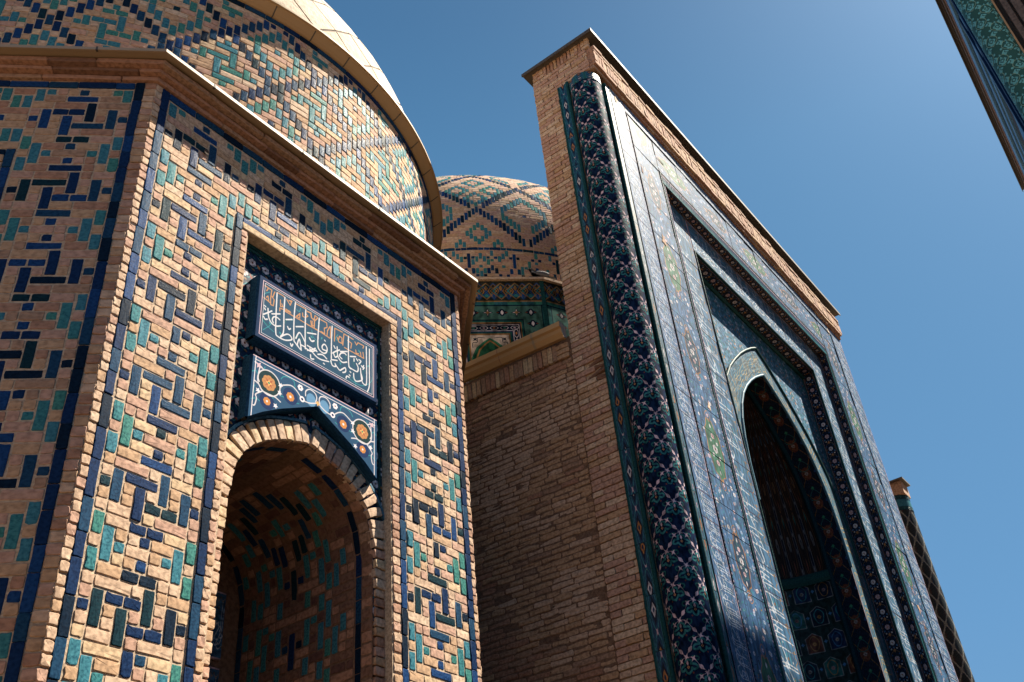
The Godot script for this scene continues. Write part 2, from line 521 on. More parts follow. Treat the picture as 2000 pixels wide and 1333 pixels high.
func tex_lattice() -> Texture2D:          # intrados: orange diamond net with white knots on near black, inner shade put into its colours
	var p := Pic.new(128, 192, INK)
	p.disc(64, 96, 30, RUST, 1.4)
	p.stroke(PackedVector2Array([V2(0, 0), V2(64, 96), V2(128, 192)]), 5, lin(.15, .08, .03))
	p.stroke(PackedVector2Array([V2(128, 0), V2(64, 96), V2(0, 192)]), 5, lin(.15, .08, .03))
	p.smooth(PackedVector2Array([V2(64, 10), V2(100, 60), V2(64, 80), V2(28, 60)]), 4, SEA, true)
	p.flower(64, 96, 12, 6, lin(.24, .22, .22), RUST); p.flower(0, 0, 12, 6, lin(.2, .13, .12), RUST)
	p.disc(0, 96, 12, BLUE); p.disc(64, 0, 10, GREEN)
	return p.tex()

func tex_ribs() -> Texture2D:             # ribbed half dome: bead lines between flowered gores, print dulled to carry the niche's shade. Around along x, up along y.
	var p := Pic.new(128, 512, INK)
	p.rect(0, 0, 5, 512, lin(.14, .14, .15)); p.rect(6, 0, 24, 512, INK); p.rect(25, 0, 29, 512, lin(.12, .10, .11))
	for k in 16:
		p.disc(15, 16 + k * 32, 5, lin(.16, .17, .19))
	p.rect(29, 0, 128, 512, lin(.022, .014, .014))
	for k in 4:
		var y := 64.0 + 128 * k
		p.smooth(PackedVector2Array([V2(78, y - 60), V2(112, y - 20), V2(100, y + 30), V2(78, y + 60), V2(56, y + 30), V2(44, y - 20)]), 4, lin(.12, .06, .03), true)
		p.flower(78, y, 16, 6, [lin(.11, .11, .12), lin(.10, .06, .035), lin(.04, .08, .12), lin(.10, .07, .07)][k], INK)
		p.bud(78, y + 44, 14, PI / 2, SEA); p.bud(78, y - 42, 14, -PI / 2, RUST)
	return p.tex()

func tex_cells() -> Texture2D:            # lower zone of the great niche: pointed cells, white outlines greyed to paint in the shade
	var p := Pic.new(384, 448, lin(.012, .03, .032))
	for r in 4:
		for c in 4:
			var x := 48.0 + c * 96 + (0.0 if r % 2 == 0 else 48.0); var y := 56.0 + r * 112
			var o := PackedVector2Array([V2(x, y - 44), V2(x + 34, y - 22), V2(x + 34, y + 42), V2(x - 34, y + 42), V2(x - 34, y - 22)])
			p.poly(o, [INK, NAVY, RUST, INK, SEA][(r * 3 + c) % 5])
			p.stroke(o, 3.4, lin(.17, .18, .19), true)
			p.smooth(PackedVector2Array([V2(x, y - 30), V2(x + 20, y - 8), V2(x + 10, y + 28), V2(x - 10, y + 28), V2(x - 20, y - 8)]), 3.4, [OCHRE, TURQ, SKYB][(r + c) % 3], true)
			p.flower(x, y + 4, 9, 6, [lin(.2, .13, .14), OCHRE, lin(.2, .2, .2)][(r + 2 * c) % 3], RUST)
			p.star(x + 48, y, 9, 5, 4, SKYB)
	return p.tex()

func tex_niche() -> Texture2D:            # ground of the small niche: white six-petalled blossoms and orange leaves on blue
	var p := Pic.new(512, 512, lin(.008, .024, .06))
	for r in 4:
		for c in 4:
			var x := 64.0 + c * 128 + (0.0 if r % 2 == 0 else 64.0); var y := 64.0 + r * 128
			p.smooth(PackedVector2Array([V2(x - 64, y), V2(x - 30, y - 34), V2(x, y - 6), V2(x + 34, y + 34), V2(x + 64, y)]), 9, TURQ)
			p.smooth(PackedVector2Array([V2(x, y - 64), V2(x + 30, y - 30), V2(x, y), V2(x - 30, y + 34), V2(x, y + 64)]), 7, SEA)
			p.flower(x, y, 36, 6, WHITE, RUST, 0.3)
			p.bud(x + 62, y + 12, 26, 1.1 + r, ORANGE if (r + c) % 2 else lin(.25, .06, .04))
			p.bud(x + 14, y + 62, 18, 0.4, OCHRE)
	return p.tex()

func tex_inscription() -> Texture2D:      # 1118 x 512 mm panel: white thuluth, orange kufic, green tendrils
	var p := Pic.new(1118, 512, lin(.009, .026, .07), false)
	var bg := lin(.019, .060, .108)
	p.rect(26, 26, 1092, 486, bg)
	var g := RandomNumberGenerator.new(); g.seed = 5
	for l in SCRIPT_VINE: p.smooth(pts(l, 1.0), 6, TURQ)
	for k in 11:
		var x := 90 + k * 92.0
		p.arc(x, 250 + g.randf() * 150, 24 + g.randf() * 20, g.randf() * 3, g.randf() * 2 + 4.2, 5, SEA)
		p.bud(x + 20, 130 + g.randf() * 260, 15, g.randf() * 6, TURQ)
	for l in SCRIPT_ORANGE: p.stroke(pts(l, 1.0), 9, lin(.40, .20, .10))
	for l in SCRIPT_WHITE: p.smooth(pts(l, 1.0), 10.5, lin(.52, .50, .52))
	for q in [[30, 6.0], [46, 3.0]]:
		var e: float = q[0]
		p.stroke(PackedVector2Array([V2(e, e), V2(1118 - e, e), V2(1118 - e, 512 - e), V2(e, 512 - e)]), q[1], PINK if e < 40 else WHITE, true)
	p.stroke(PackedVector2Array([V2(38, 38), V2(1080, 38), V2(1080, 474), V2(38, 474)]), 5, INK, true)
	return p.tex()

func tex_arch_panel() -> Texture2D:       # 1118 x 500 mm panel over the arch: white scrolls and orange rosettes, the same on both halves
	var p := Pic.new(1118, 500, lin(.022, .066, .128), false)
	for l in ARCH_VINE:
		for s in 2: p.smooth(pts2(l, s), 8, TURQ)
	for s in 2:
		var X := func(x: float) -> float: return x if s == 0 else 1118 - x
		p.disc(X.call(141), 156, 88, lin(.012, .035, .04))
		p.disc(X.call(322), 172, 62, NAVY); p.disc(X.call(136), 298, 60, NAVY)
		p.disc(X.call(500), 118, 42, lin(.10, .22, .36), 1.2)
		p.arc(X.call(141), 156, 92, 0, TAU, 9, lin(.52, .48, .50))
		for l in ARCH_SCROLL: p.smooth(pts2(l, s), 9, lin(.52, .48, .50))
		p.flower(X.call(141), 156, 56, 8, lin(.40, .19, .08), GREEN); p.star(X.call(141), 156, 44, 18, 8, lin(.30, .09, .05)); p.star(X.call(141), 156, 30, 12, 4, lin(.60, .34, .12)); p.disc(X.call(141), 156, 8, GREEN)
		p.flower(X.call(322), 176, 33, 8, ORANGE, WHITE); p.flower(X.call(136), 297, 29, 8, ORANGE, WHITE)
		p.flower(X.call(402), 66, 24, 6, WHITE, RUST)
		p.disc(X.call(422), 147, 22, WHITE); p.disc(X.call(422), 147, 10, NAVY)
		p.star(X.call(50), 62, 30, 12, 4, PINK, 0.5)
		for q in [[235, 128], [232, 190], [206, 300], [60, 250]]: p.star(X.call(q[0]), q[1], 22, 10, 5, WHITE)
	p.star(559, 118, 22, 12, 4, lin(.6, .34, .14))
	p.rect(0, 0, 1118, 7, PINK); p.rect(18, 26, 1100, 31, WHITE)
	p.rect(20, 0, 26, 500, WHITE); p.rect(1092, 0, 1098, 500, WHITE)
	return p.tex()

func pts2(a: Array, flip: int) -> PackedVector2Array:
	var p := pts(a, 1.0)
	if flip:
		for i in p.size(): p[i].x = 1118 - p[i].x
	return p

func tex_facet() -> Texture2D:            # one side of the drum behind: 1.64 x 2.6 m, 320 pixels per metre
	var p := Pic.new(524, 832, lin(.02, .08, .08), false)
	var k := 320.0
	p.rect(0, 0, 524, 112, lin(.03, .035, .03))
	for i in 9:                                          # net of pointed lattice
		var x := i * 66.0
		for q in [[0, TURQ, 34.0], [33, OCHRE, 24.0], [33, BLUE, 40.0], [0, OCHRE, 48.0]]:
			var c: float = q[2]
			p.stroke(PackedVector2Array([V2(x + q[0], 12), V2(x + q[0] + c, 56), V2(x + q[0], 104), V2(x + q[0] - c, 56)]), 5, q[1], true)
		p.bud(x, 40, 16, -PI / 2, OCHRE); p.bud(x + 33, 84, 16, PI / 2, BLUE); p.disc(x, 84, 9, TURQ)
	p.rect(0, 112, 524, 118, OCHRE); p.rect(0, 118, 524, 136, lin(.03, .13, .16)); p.rect(0, 136, 524, 142, INK)
	p.rect(0, 142, 524, 832, lin(.062, .155, .135))
	for i in 5: p.rect(i * 118, 118, i * 118 + 60, 136, lin(.035, .16, .13))
	p.rect(0, 142, 22, 832, SEA); p.rect(502, 142, 524, 832, SEA); p.rect(18, 142, 22, 832, INK); p.rect(502, 142, 506, 832, INK)
	var spots := []
	for i in 9: spots.append([262 + (i - 4) * 64.0, 178.0, i])
	for i in 8:
		spots.append([66.0, 178 + (i + 1) * 62.0, i + 1]); spots.append([458.0, 178 + (i + 1) * 62.0, i + 1])
	for s in spots:
		if s[0] < 50 or s[0] > 474: continue
		if int(s[2]) % 2 == 0:
			p.star(s[0], s[1], 25, 9, 4, INK); p.star(s[0], s[1], 19, 6, 4, WHITE); p.star(s[0], s[1], 10, 6, 4, OCHRE)
		else:
			for a in 4: p.disc(s[0] + cos(a * PI / 2) * 12, s[1] + sin(a * PI / 2) * 10, 10, INK)
			p.bud(s[0], s[1], 14, -PI / 2, WHITE); p.bud(s[0] - 20, s[1], 8, PI, RUST); p.bud(s[0] + 20, s[1], 8, 0, RUST)
	p.rect(106, 216, 418, 832, INK); p.rect(110, 222, 414, 832, lin(.02, .10, .09)); p.rect(118, 232, 406, 832, OCHRE); p.rect(122, 238, 402, 832, INK)
	p.rect(128, 244, 396, 832, WHITE); p.rect(131, 247, 393, 832, INK)
	for i in 6:                                          # hexagon border
		var x := 150 + i * 45.0
		p.stroke(PackedVector2Array([V2(x - 18, 262), V2(x - 10, 254), V2(x + 10, 254), V2(x + 18, 262), V2(x + 10, 270), V2(x - 10, 270)]), 2.6, WHITE, true)
		p.bud(x, 262, 7, 0, [ORANGE, GREEN, PINK][i % 3])
	for s in [144.0, 380.0]:
		for i in 10:
			var y := 292 + i * 54.0
			p.stroke(PackedVector2Array([V2(s, y - 24), V2(s + 8, y - 14), V2(s + 8, y + 14), V2(s, y + 24), V2(s - 8, y + 14), V2(s - 8, y - 14)]), 2.6, WHITE, true)
			p.bud(s, y, 9, PI / 2, [ORANGE, GREEN, PINK][i % 3])
	p.rect(155, 276, 369, 832, WHITE); p.rect(158, 279, 366, 832, NAVY); p.rect(164, 286, 360, 832, lin(.02, .10, .09)); p.rect(172, 292, 352, 832, OCHRE)
	p.rect(178, 300, 346, 832, lin(.58, .50, .42))
	for s in [-1.0, 1.0]:
		p.smooth(PackedVector2Array([V2(262 + s * 20, 316), V2(262 + s * 52, 314), V2(262 + s * 56, 338), V2(262 + s * 74, 340), V2(262 + s * 76, 366)]), 3, INK)
		p.star(262 + s * 64, 322, 12, 5, 4, INK, PI / 4)
	var arch := PackedVector2Array([V2(178, 470), V2(182, 420), V2(204, 368), V2(236, 338), V2(262, 320), V2(288, 338), V2(320, 368), V2(342, 420), V2(346, 470), V2(346, 832), V2(178, 832)])
	p.poly(arch, lin(.02, .09, .05)); p.stroke(arch, 7, GREEN, true)
	var inner := PackedVector2Array()
	for q in arch: inner.append(V2(262 + (q.x - 262) * 0.80, 330 + (q.y - 320) * 0.98))
	p.stroke(inner, 7, OCHRE, true)
	for i in 12: p.flower(262 + cos(i * 1.9) * 56, 420 + i * 26.0, 9, 5, [WHITE, RUST, ORANGE][i % 3], INK)
	p.star(262, 440, 44, 30, 8, RUST); p.stroke(PackedVector2Array([V2(262, 392), V2(306, 440), V2(262, 488), V2(218, 440)]), 4, OCHRE, true)
	p.star(262, 442, 28, 10, 6, WHITE, PI / 2); p.bud(262, 446, 10, -PI / 2, INK)
	p.star(262, 570, 44, 30, 8, RUST); p.star(262, 570, 28, 10, 6, WHITE, PI / 2)
	return p.tex()

func tex_carved(height: bool) -> Texture2D:      # carved turquoise leaves and stems: their colour, or their relief
	var low := Color(0, 0, 0) if height else lin(.030, .09, .075)
	var top := Color(1, 1, 1) if height else lin(.13, .36, .35)
	var stem := Color(.75, .75, .75) if height else lin(.24, .38, .27)
	var p := Pic.new(256, 320, low)
	for q in [[64.0, 0.0], [192.0, 160.0]]:
		var x: float = q[0]; var y: float = q[1]
		p.poly(PackedVector2Array([V2(x, y + 20), V2(x + 50, y + 84), V2(x, y + 150), V2(x - 50, y + 84)]), top)
		p.star(x, y + 84, 30, 22, 4, low); p.star(x, y + 84, 20, 12, 4, top)
		for s in [-1.0, 1.0]:
			p.poly(PackedVector2Array([V2(x + s * 22, y + 160), V2(x + s * 70, y + 124), V2(x + s * 104, y + 160), V2(x + s * 70, y + 200)]), top)
			p.smooth(PackedVector2Array([V2(x + s * 40, y + 178), V2(x + s * 66, y + 160), V2(x + s * 60, y + 142)]), 7, low)
			p.smooth(PackedVector2Array([V2(x, y + 4), V2(x + s * 36, y + 18), V2(x + s * 66, y + 62), V2(x + s * 60, y + 100), V2(x + s * 28, y + 134), V2(x, y + 160)]), 7, stem)
			p.disc(x + s * 58, y + 30, 13, top); p.disc(x + s * 20, y + 128, 12, top); p.disc(x + s * 84, y + 96, 15, top)
			p.smooth(PackedVector2Array([V2(x + s * 10, y + 44), V2(x + s * 26, y + 58), V2(x + s * 14, y + 64)]), 6, low)
		p.bud(x, y, 20, PI / 2, top)
	return p.tex()

func tex_net() -> Texture2D:              # far column: grey net of lozenges with small flowers
	var p := Pic.new(128, 192, lin(.03, .035, .035))
	for o in [[0, 0], [64, 96]]:
		p.flower(64 + o[0], 96 + o[1], 24, 8, lin(.12, .12, .10), RUST)
		p.arc(64 + o[0], 96 + o[1], 32, 0, TAU, 5, [NAVY, RUST][o[0] / 64])
		p.star(64 + o[0], 96 + o[1], 12, 6, 4, OCHRE)
	p.stroke(PackedVector2Array([V2(0, 0), V2(128, 192)]), 14, lin(.27, .26, .22))
	p.stroke(PackedVector2Array([V2(128, 0), V2(0, 192)]), 14, lin(.27, .26, .22))
	return p.tex()

func tex_fret() -> Texture2D:             # key fret, dark on turquoise
	var p := Pic.new(64, 48, lin(.03, .12, .13))
	p.rect(0, 0, 64, 5, INK); p.rect(0, 43, 64, 48, INK)
	p.stroke(PackedVector2Array([V2(0, 36), V2(48, 36), V2(48, 12), V2(16, 12), V2(16, 26), V2(34, 26)]), 6, INK)
	return p.tex()
# ------------------------------------------------------------------ materials
func noise(kind: int, freq: float, oct: int, s: int, ramp: Array, size := 512, normal := false) -> NoiseTexture2D:
	var f := FastNoiseLite.new(); f.noise_type = kind as FastNoiseLite.NoiseType; f.frequency = freq; f.fractal_octaves = oct; f.seed = s
	var t := NoiseTexture2D.new(); t.width = size; t.height = size; t.seamless = true; t.noise = f; t.as_normal_map = normal
	if ramp.size():
		var g := Gradient.new()
		g.offsets = PackedFloat32Array(ramp.map(func(r): return r[0]))
		g.colors = PackedColorArray(ramp.map(func(r): return r[1]))
		t.color_ramp = g
	return t

var T := {}
func mat(called: String, c: Color, rough: float, tex: Texture2D = null, bump: Texture2D = null, bump_cm := 0.0, scale := 1.0, tri := true) -> StandardMaterial3D:
	var m := StandardMaterial3D.new(); m.resource_name = called
	m.albedo_color = c; m.roughness = rough
	if tex: m.albedo_texture = tex
	if bump: m.heightmap_enabled = true; m.heightmap_texture = bump; m.heightmap_scale = bump_cm
	if tri: m.uv1_triplanar = true; m.uv1_world_triplanar = true; m.uv1_scale = Vector3.ONE * scale
	M[called] = m
	return m

func glazed(called: String, t: Texture2D, rough := 0.26, bump_cm := 0.25) -> StandardMaterial3D:     # printed glaze that follows the mesh's own UVs
	var m := StandardMaterial3D.new(); m.resource_name = called
	m.albedo_texture = t; m.roughness = rough; m.metallic_specular = 0.2
	m.detail_enabled = true; m.detail_albedo = T.fade; m.detail_blend_mode = BaseMaterial3D.BLEND_MODE_MUL
	M[called] = m
	m.heightmap_enabled = true; m.heightmap_texture = T.ripple; m.heightmap_scale = bump_cm
	return m

func materials() -> void:
	T.speck = noise(0, 0.022, 5, 3, [[0.0, Color(.70, .68, .67)], [0.42, Color(.88, .87, .86)], [0.62, Color(.96, .955, .95)], [1.0, Color(1, 1, 1)]])
	T.grit = noise(0, 0.05, 5, 8, [[0.0, Color(0, 0, 0)], [0.35, Color(.55, .55, .55)], [1.0, Color(1, 1, 1)]])
	T.pits = noise(2, 0.06, 3, 12, [[0.0, Color(0, 0, 0)], [0.25, Color(.7, .7, .7)], [0.6, Color(1, 1, 1)], [1.0, Color(1, 1, 1)]])
	T.glaze = noise(0, 0.02, 4, 21, [[0.0, Color(.45, .55, .62)], [0.45, Color(.80, .84, .86)], [1.0, Color(1, 1, 1)]])
	T.fade = noise(0, 0.02, 5, 44, [[0.0, Color(.52, .52, .52)], [0.45, Color(.82, .82, .82)], [0.7, Color(1, 1, 1)], [1.0, Color(1, 1, 1)]])
	T.ripple = noise(0, 0.022, 3, 27, [])
	T.gloss = noise(0, 0.03, 4, 33, [[0.0, Color(.5, .5, .5)], [0.5, Color(.75, .75, .75)], [1.0, Color(1, 1, 1)]])
	var bricks := {"buff": lin(.55, .38, .26), "tan": lin(.475, .30, .175), "rose": lin(.475, .285, .205), "straw": lin(.57, .41, .25), "pale": lin(.60, .44, .31), "clay": lin(.38, .205, .13), "umber": lin(.21, .11, .07), "old": lin(.36, .22, .14), "dark_brown": lin(.13, .06, .045)}
	for k in bricks: mat(k, bricks[k], 0.94, T.speck, T.grit, 0.010, 2.0)
	mat("mortar", lin(.50, .38, .265), 0.97, T.speck, T.grit, 0.06, 3.1)
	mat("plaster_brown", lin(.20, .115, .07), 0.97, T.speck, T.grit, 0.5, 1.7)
	var glazes := {"navy": lin(.011, .034, .100), "blue": lin(.016, .060, .175), "steel": lin(.017, .062, .125), "ink": lin(.007, .020, .042), "pine": lin(.010, .038, .052),
		"turquoise": lin(.058, .225, .235), "lagoon": lin(.060, .215, .265), "jade": lin(.070, .245, .205), "deep_teal": lin(.022, .10, .11), "sky_glaze": lin(.20, .38, .56)}
	for k in glazes:
		var m := mat(k, glazes[k], 0.70, T.glaze, T.ripple, 0.04, 3.7)
		m.roughness_texture = T.gloss; m.metallic_specular = 0.11
	mat("teal_moulding", lin(.014, .075, .075), 0.6, T.glaze, T.ripple, 0.12, 3.0).metallic_specular = 0.2
	mat("aqua_line", lin(.09, .20, .27), 0.6, T.glaze, T.ripple, 0.1, 3.0).metallic_specular = 0.2
	mat("sheet_metal", lin(.30, .215, .13), 0.6)
	mat("gutter_paint", lin(.42, .25, .105), 0.45)
	mat("gutter_brown", lin(.30, .195, .095), 0.6)
	mat("grey_metal", lin(.20, .19, .19), 0.5)
	mat("dark_metal", lin(.060, .047, .036), 0.7)
	mat("dome_tile", lin(.43, .35, .26), 0.85, T.speck, T.grit, 0.4, 0.9)
	mat("dome_tile_warm", lin(.40, .31, .21), 0.85, T.speck, T.grit, 0.4, 0.8)
	mat("dome_joint", lin(.10, .07, .05), 0.95, T.speck, null, 0.0, 2.0)
	mat("hole", lin(.05, .03, .02), 1.0)
	mat("paving", lin(.27, .205, .145), 0.95, T.speck, T.grit, 1.0, 0.7)
	mat("earth", lin(.21, .16, .11), 1.0, T.speck, T.grit, 2.0, 0.2)
	mat("bark", lin(.125, .092, .076), 0.9, T.speck, T.grit, 0.1, 1.2)
	mat("bark_dark", lin(.055, .042, .036), 0.9, T.speck, T.grit, 0.1, 1.2)
	mat("pink_brick", lin(.42, .20, .16), 0.9, T.speck, T.grit, 0.5, 2.0)
	mat("feather", lin(.055, .055, .062), 0.8, T.speck, T.grit, 0.3, 9.0)
	mat("feather_pale", lin(.10, .10, .108), 0.8, T.speck, T.grit, 0.3, 9.0)
	mat("beak", lin(.09, .075, .065), 0.6)
	mat("feet", lin(.30, .08, .06), 0.7)
	glazed("column_print", tex_column(), 0.6, 0.08).metallic_specular = 0.06
	glazed("chain_print", tex_chain(lin(.016, .06, .13), 0), 0.45, 0.12).metallic_specular = 0.3
	glazed("outer_script", tex_script(lin(.055, .125, .25), lin(.47, .50, .56), lin(.38, .31, .37), 11), 0.60, 0.10).metallic_specular = 0.16
	glazed("inner_script", tex_script(lin(.050, .135, .24), lin(.47, .50, .55), OCHRE, 29), 0.60, 0.10).metallic_specular = 0.16
	glazed("ring_script", tex_script(lin(.055, .14, .21), lin(.36, .27, .14), lin(.3, .32, .36), 43), 0.60, 0.10).metallic_specular = 0.16
	glazed("medallion_print", tex_medallions(), 0.60, 0.10).metallic_specular = 0.16
	glazed("spandrel_print", tex_floral(lin(.050, .145, .26), lin(.22, .32, .44), 7, 384, 384, 26), 0.60, 0.10).metallic_specular = 0.16
	glazed("reveal_print", tex_reveal(), 0.3)
	glazed("lattice_print", tex_lattice(), 0.35)
	glazed("rib_print", tex_ribs(), 0.4)
	glazed("cell_print", tex_cells(), 0.35)
	glazed("niche_print", tex_niche(), 0.5, 0.05).metallic_specular = 0.14
	glazed("inscription_print", tex_inscription(), 0.6, 0.03).metallic_specular = 0.06
	glazed("arch_panel_print", tex_arch_panel(), 0.6, 0.03).metallic_specular = 0.06
	for k in ["inscription_print", "arch_panel_print"]: M[k].detail_enabled = false
	glazed("facet_print", tex_facet(), 0.6, 0.05).metallic_specular = 0.05
	glazed("net_print", tex_net(), 0.45)
	glazed("fret_print", tex_fret(), 0.4)
	var cv := glazed("carved_print", tex_carved(false), 0.4)
	cv.detail_enabled = false
	cv.heightmap_texture = tex_carved(true); cv.heightmap_scale = 2.5
# ------------------------------------------------------------------ octagonal mausoleum on the left
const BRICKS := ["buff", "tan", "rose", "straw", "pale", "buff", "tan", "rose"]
const BLUES := ["navy", "blue", "steel", "navy", "steel", "ink", "pine"]
const TURQS := ["turquoise", "lagoon", "jade", "turquoise", "lagoon"]
const CP := 0.0692               # one header and its joint
const RP := 0.06527              # one course
const TOP := 5.51                # top of the patterned field

func swastika(l: Array, k: String, c: int, r: int, odd := false) -> void:
	l.append([k, c + 4, r, 1, 1]); l.append([k, c + 3, r + 1, 3, 1]); l.append([k, c + 5, r + 2, 1, 3])
	l.append([k, c + 1, r + 3, 1, 3]); l.append([k, c + 2, r + 3, 3, 1]); l.append([k, c + 7, r + 3, 1, 3])
	l.append([k, c, r + 4, 1, 1]); l.append([k, c + 8, r + 4, 1, 1]); l.append([k, c + 3, r + 4, 1, 3]); l.append([k, c + 4, r + 5, 3, 1])
	if odd: l.append([k, c + 4, r + 7, 1, 2]); l.append([k, c + 5, r + 7, 1, 1])
	else: l.append([k, c + 3, r + 7, 3, 1]); l.append([k, c + 4, r + 8, 1, 1])

func steps(l: Array, c: int, b: int) -> void:             # turquoise steps on both edges of a pier nine columns wide
	l.append(["t", c, b - 3, 1, 2]); l.append(["t", c + 1, b - 2, 1, 3]); l.append(["t", c + 2, b - 1, 1, 1]); l.append(["t", c, b, 1, 2])
	l.append(["t", c + 8, b - 3, 1, 2]); l.append(["t", c + 7, b - 2, 1, 3]); l.append(["t", c + 6, b - 1, 1, 1]); l.append(["t", c + 8, b, 1, 2])

# tiles l = [kind, column, row, columns, rows] on a grid; the free cells are filled with bricks of up to three columns.
# place(c, r, wc, hr) gives the frame of a piece; skip(c, r) leaves a cell out.
func lay(l: Array, cols: int, rows: int, cp: float, rp: float, place: Callable, skip: Callable, names: Array, joint := 0.0115, bricks: Array = BRICKS, brick_depth := 0.03) -> void:
	var used := []
	for r in rows:
		var a := PackedByteArray(); a.resize(cols); used.append(a)
	for t in l:
		var c0: int = maxi(t[1], 0); var c1: int = mini(t[1] + t[3], cols)
		var r0: int = maxi(t[2], 0); var r1: int = mini(t[2] + t[4], rows)
		if c1 <= c0 or r1 <= r0: continue
		var free := true
		for r in range(r0, r1):
			for c in range(c0, c1):
				if used[r][c] or skip.call(c, r): free = false
		if not free: continue
		for r in range(r0, r1):
			for c in range(c0, c1): used[r][c] = 1
		var m: String = pick(BLUES) if t[0] == "b" else pick(TURQS)
		# a long tile is now and then two
		if c1 - c0 == 3 and rng.randf() < 0.4:
			piece(names[1] if t[0] == "b" else names[2], m, 1.5 * cp - joint * 0.7, rp - joint, 0.035, place.call(c0, r0, 1.5, 1), 0.005, 0.7)
			piece(names[1] if t[0] == "b" else names[2], m, 1.5 * cp - joint * 0.7, rp - joint, 0.035, place.call(c0 + 1.5, r0, 1.5, 1), 0.005, 0.7)
		else:
			piece(names[1] if t[0] == "b" else names[2], m, (c1 - c0) * cp - joint, (r1 - r0) * rp - joint, 0.035, place.call(c0, r0, c1 - c0, r1 - r0), 0.005, 0.7)
	for r in rows:
		var c := 0
		var run := rng.randi() % 3
		while c < cols:
			if used[r][c] or skip.call(c, r): c += 1; run = rng.randi() % 3; continue
			var n := 1
			while n < 3 - (run if run else 0) and c + n < cols and not used[r][c + n] and not skip.call(c + n, r): n += 1
			run = 0
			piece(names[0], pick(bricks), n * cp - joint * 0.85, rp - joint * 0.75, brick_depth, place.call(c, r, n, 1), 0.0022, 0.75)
			c += n

func tile_line(x: Transform3D, a: Vector2, b: Vector2, wd: float, kind: String, mats: Array, lo := 0.13, hi := 0.215) -> void:   # a border of glazed tiles from a to b
	var d := (b - a).normalized(); var L := (b - a).length(); var s := 0.0
	while s < L - 0.02:
		var t: float = minf(rng.randf_range(lo, hi), L - s)
		if L - s - t < 0.05: t = L - s
		var c := a + d * (s + t / 2)
		if absf(d.x) > 0.5: piece(kind, pick(mats), t - 0.004, wd, 0.03, jit(x, c.x, c.y, 0.009, 0.003, 0.01), 0.004, 0.6)
		else: piece(kind, pick(mats), wd, t - 0.004, 0.03, jit(x, c.x, c.y, 0.009, 0.003, 0.01), 0.004, 0.6)
		s += t

func brick_column(x: Transform3D, u: float, w: float, v0: float, v1: float, z: float, kind: String, mats: Array, d := 0.03) -> void:
	var v := v1
	while v > v0:
		var h := RP * rng.randf_range(0.94, 1.04)
		piece(kind, pick(mats), w * rng.randf_range(0.90, 1.0), h - 0.010, d, jit(x, u + rng.randf_range(-0.003, 0.003), v - h / 2, z + rng.randf_range(0, 0.005), 0.010, 0.014), 0.004, 0.9)
		v -= h

const ARC := [[0.0, 3.438], [0.1, 3.415], [0.2, 3.385], [0.3, 3.345], [0.38, 3.30], [0.46, 3.235], [0.52, 3.16], [0.565, 3.06], [0.59, 2.95], [0.603, 2.84], [0.605, 2.75]]

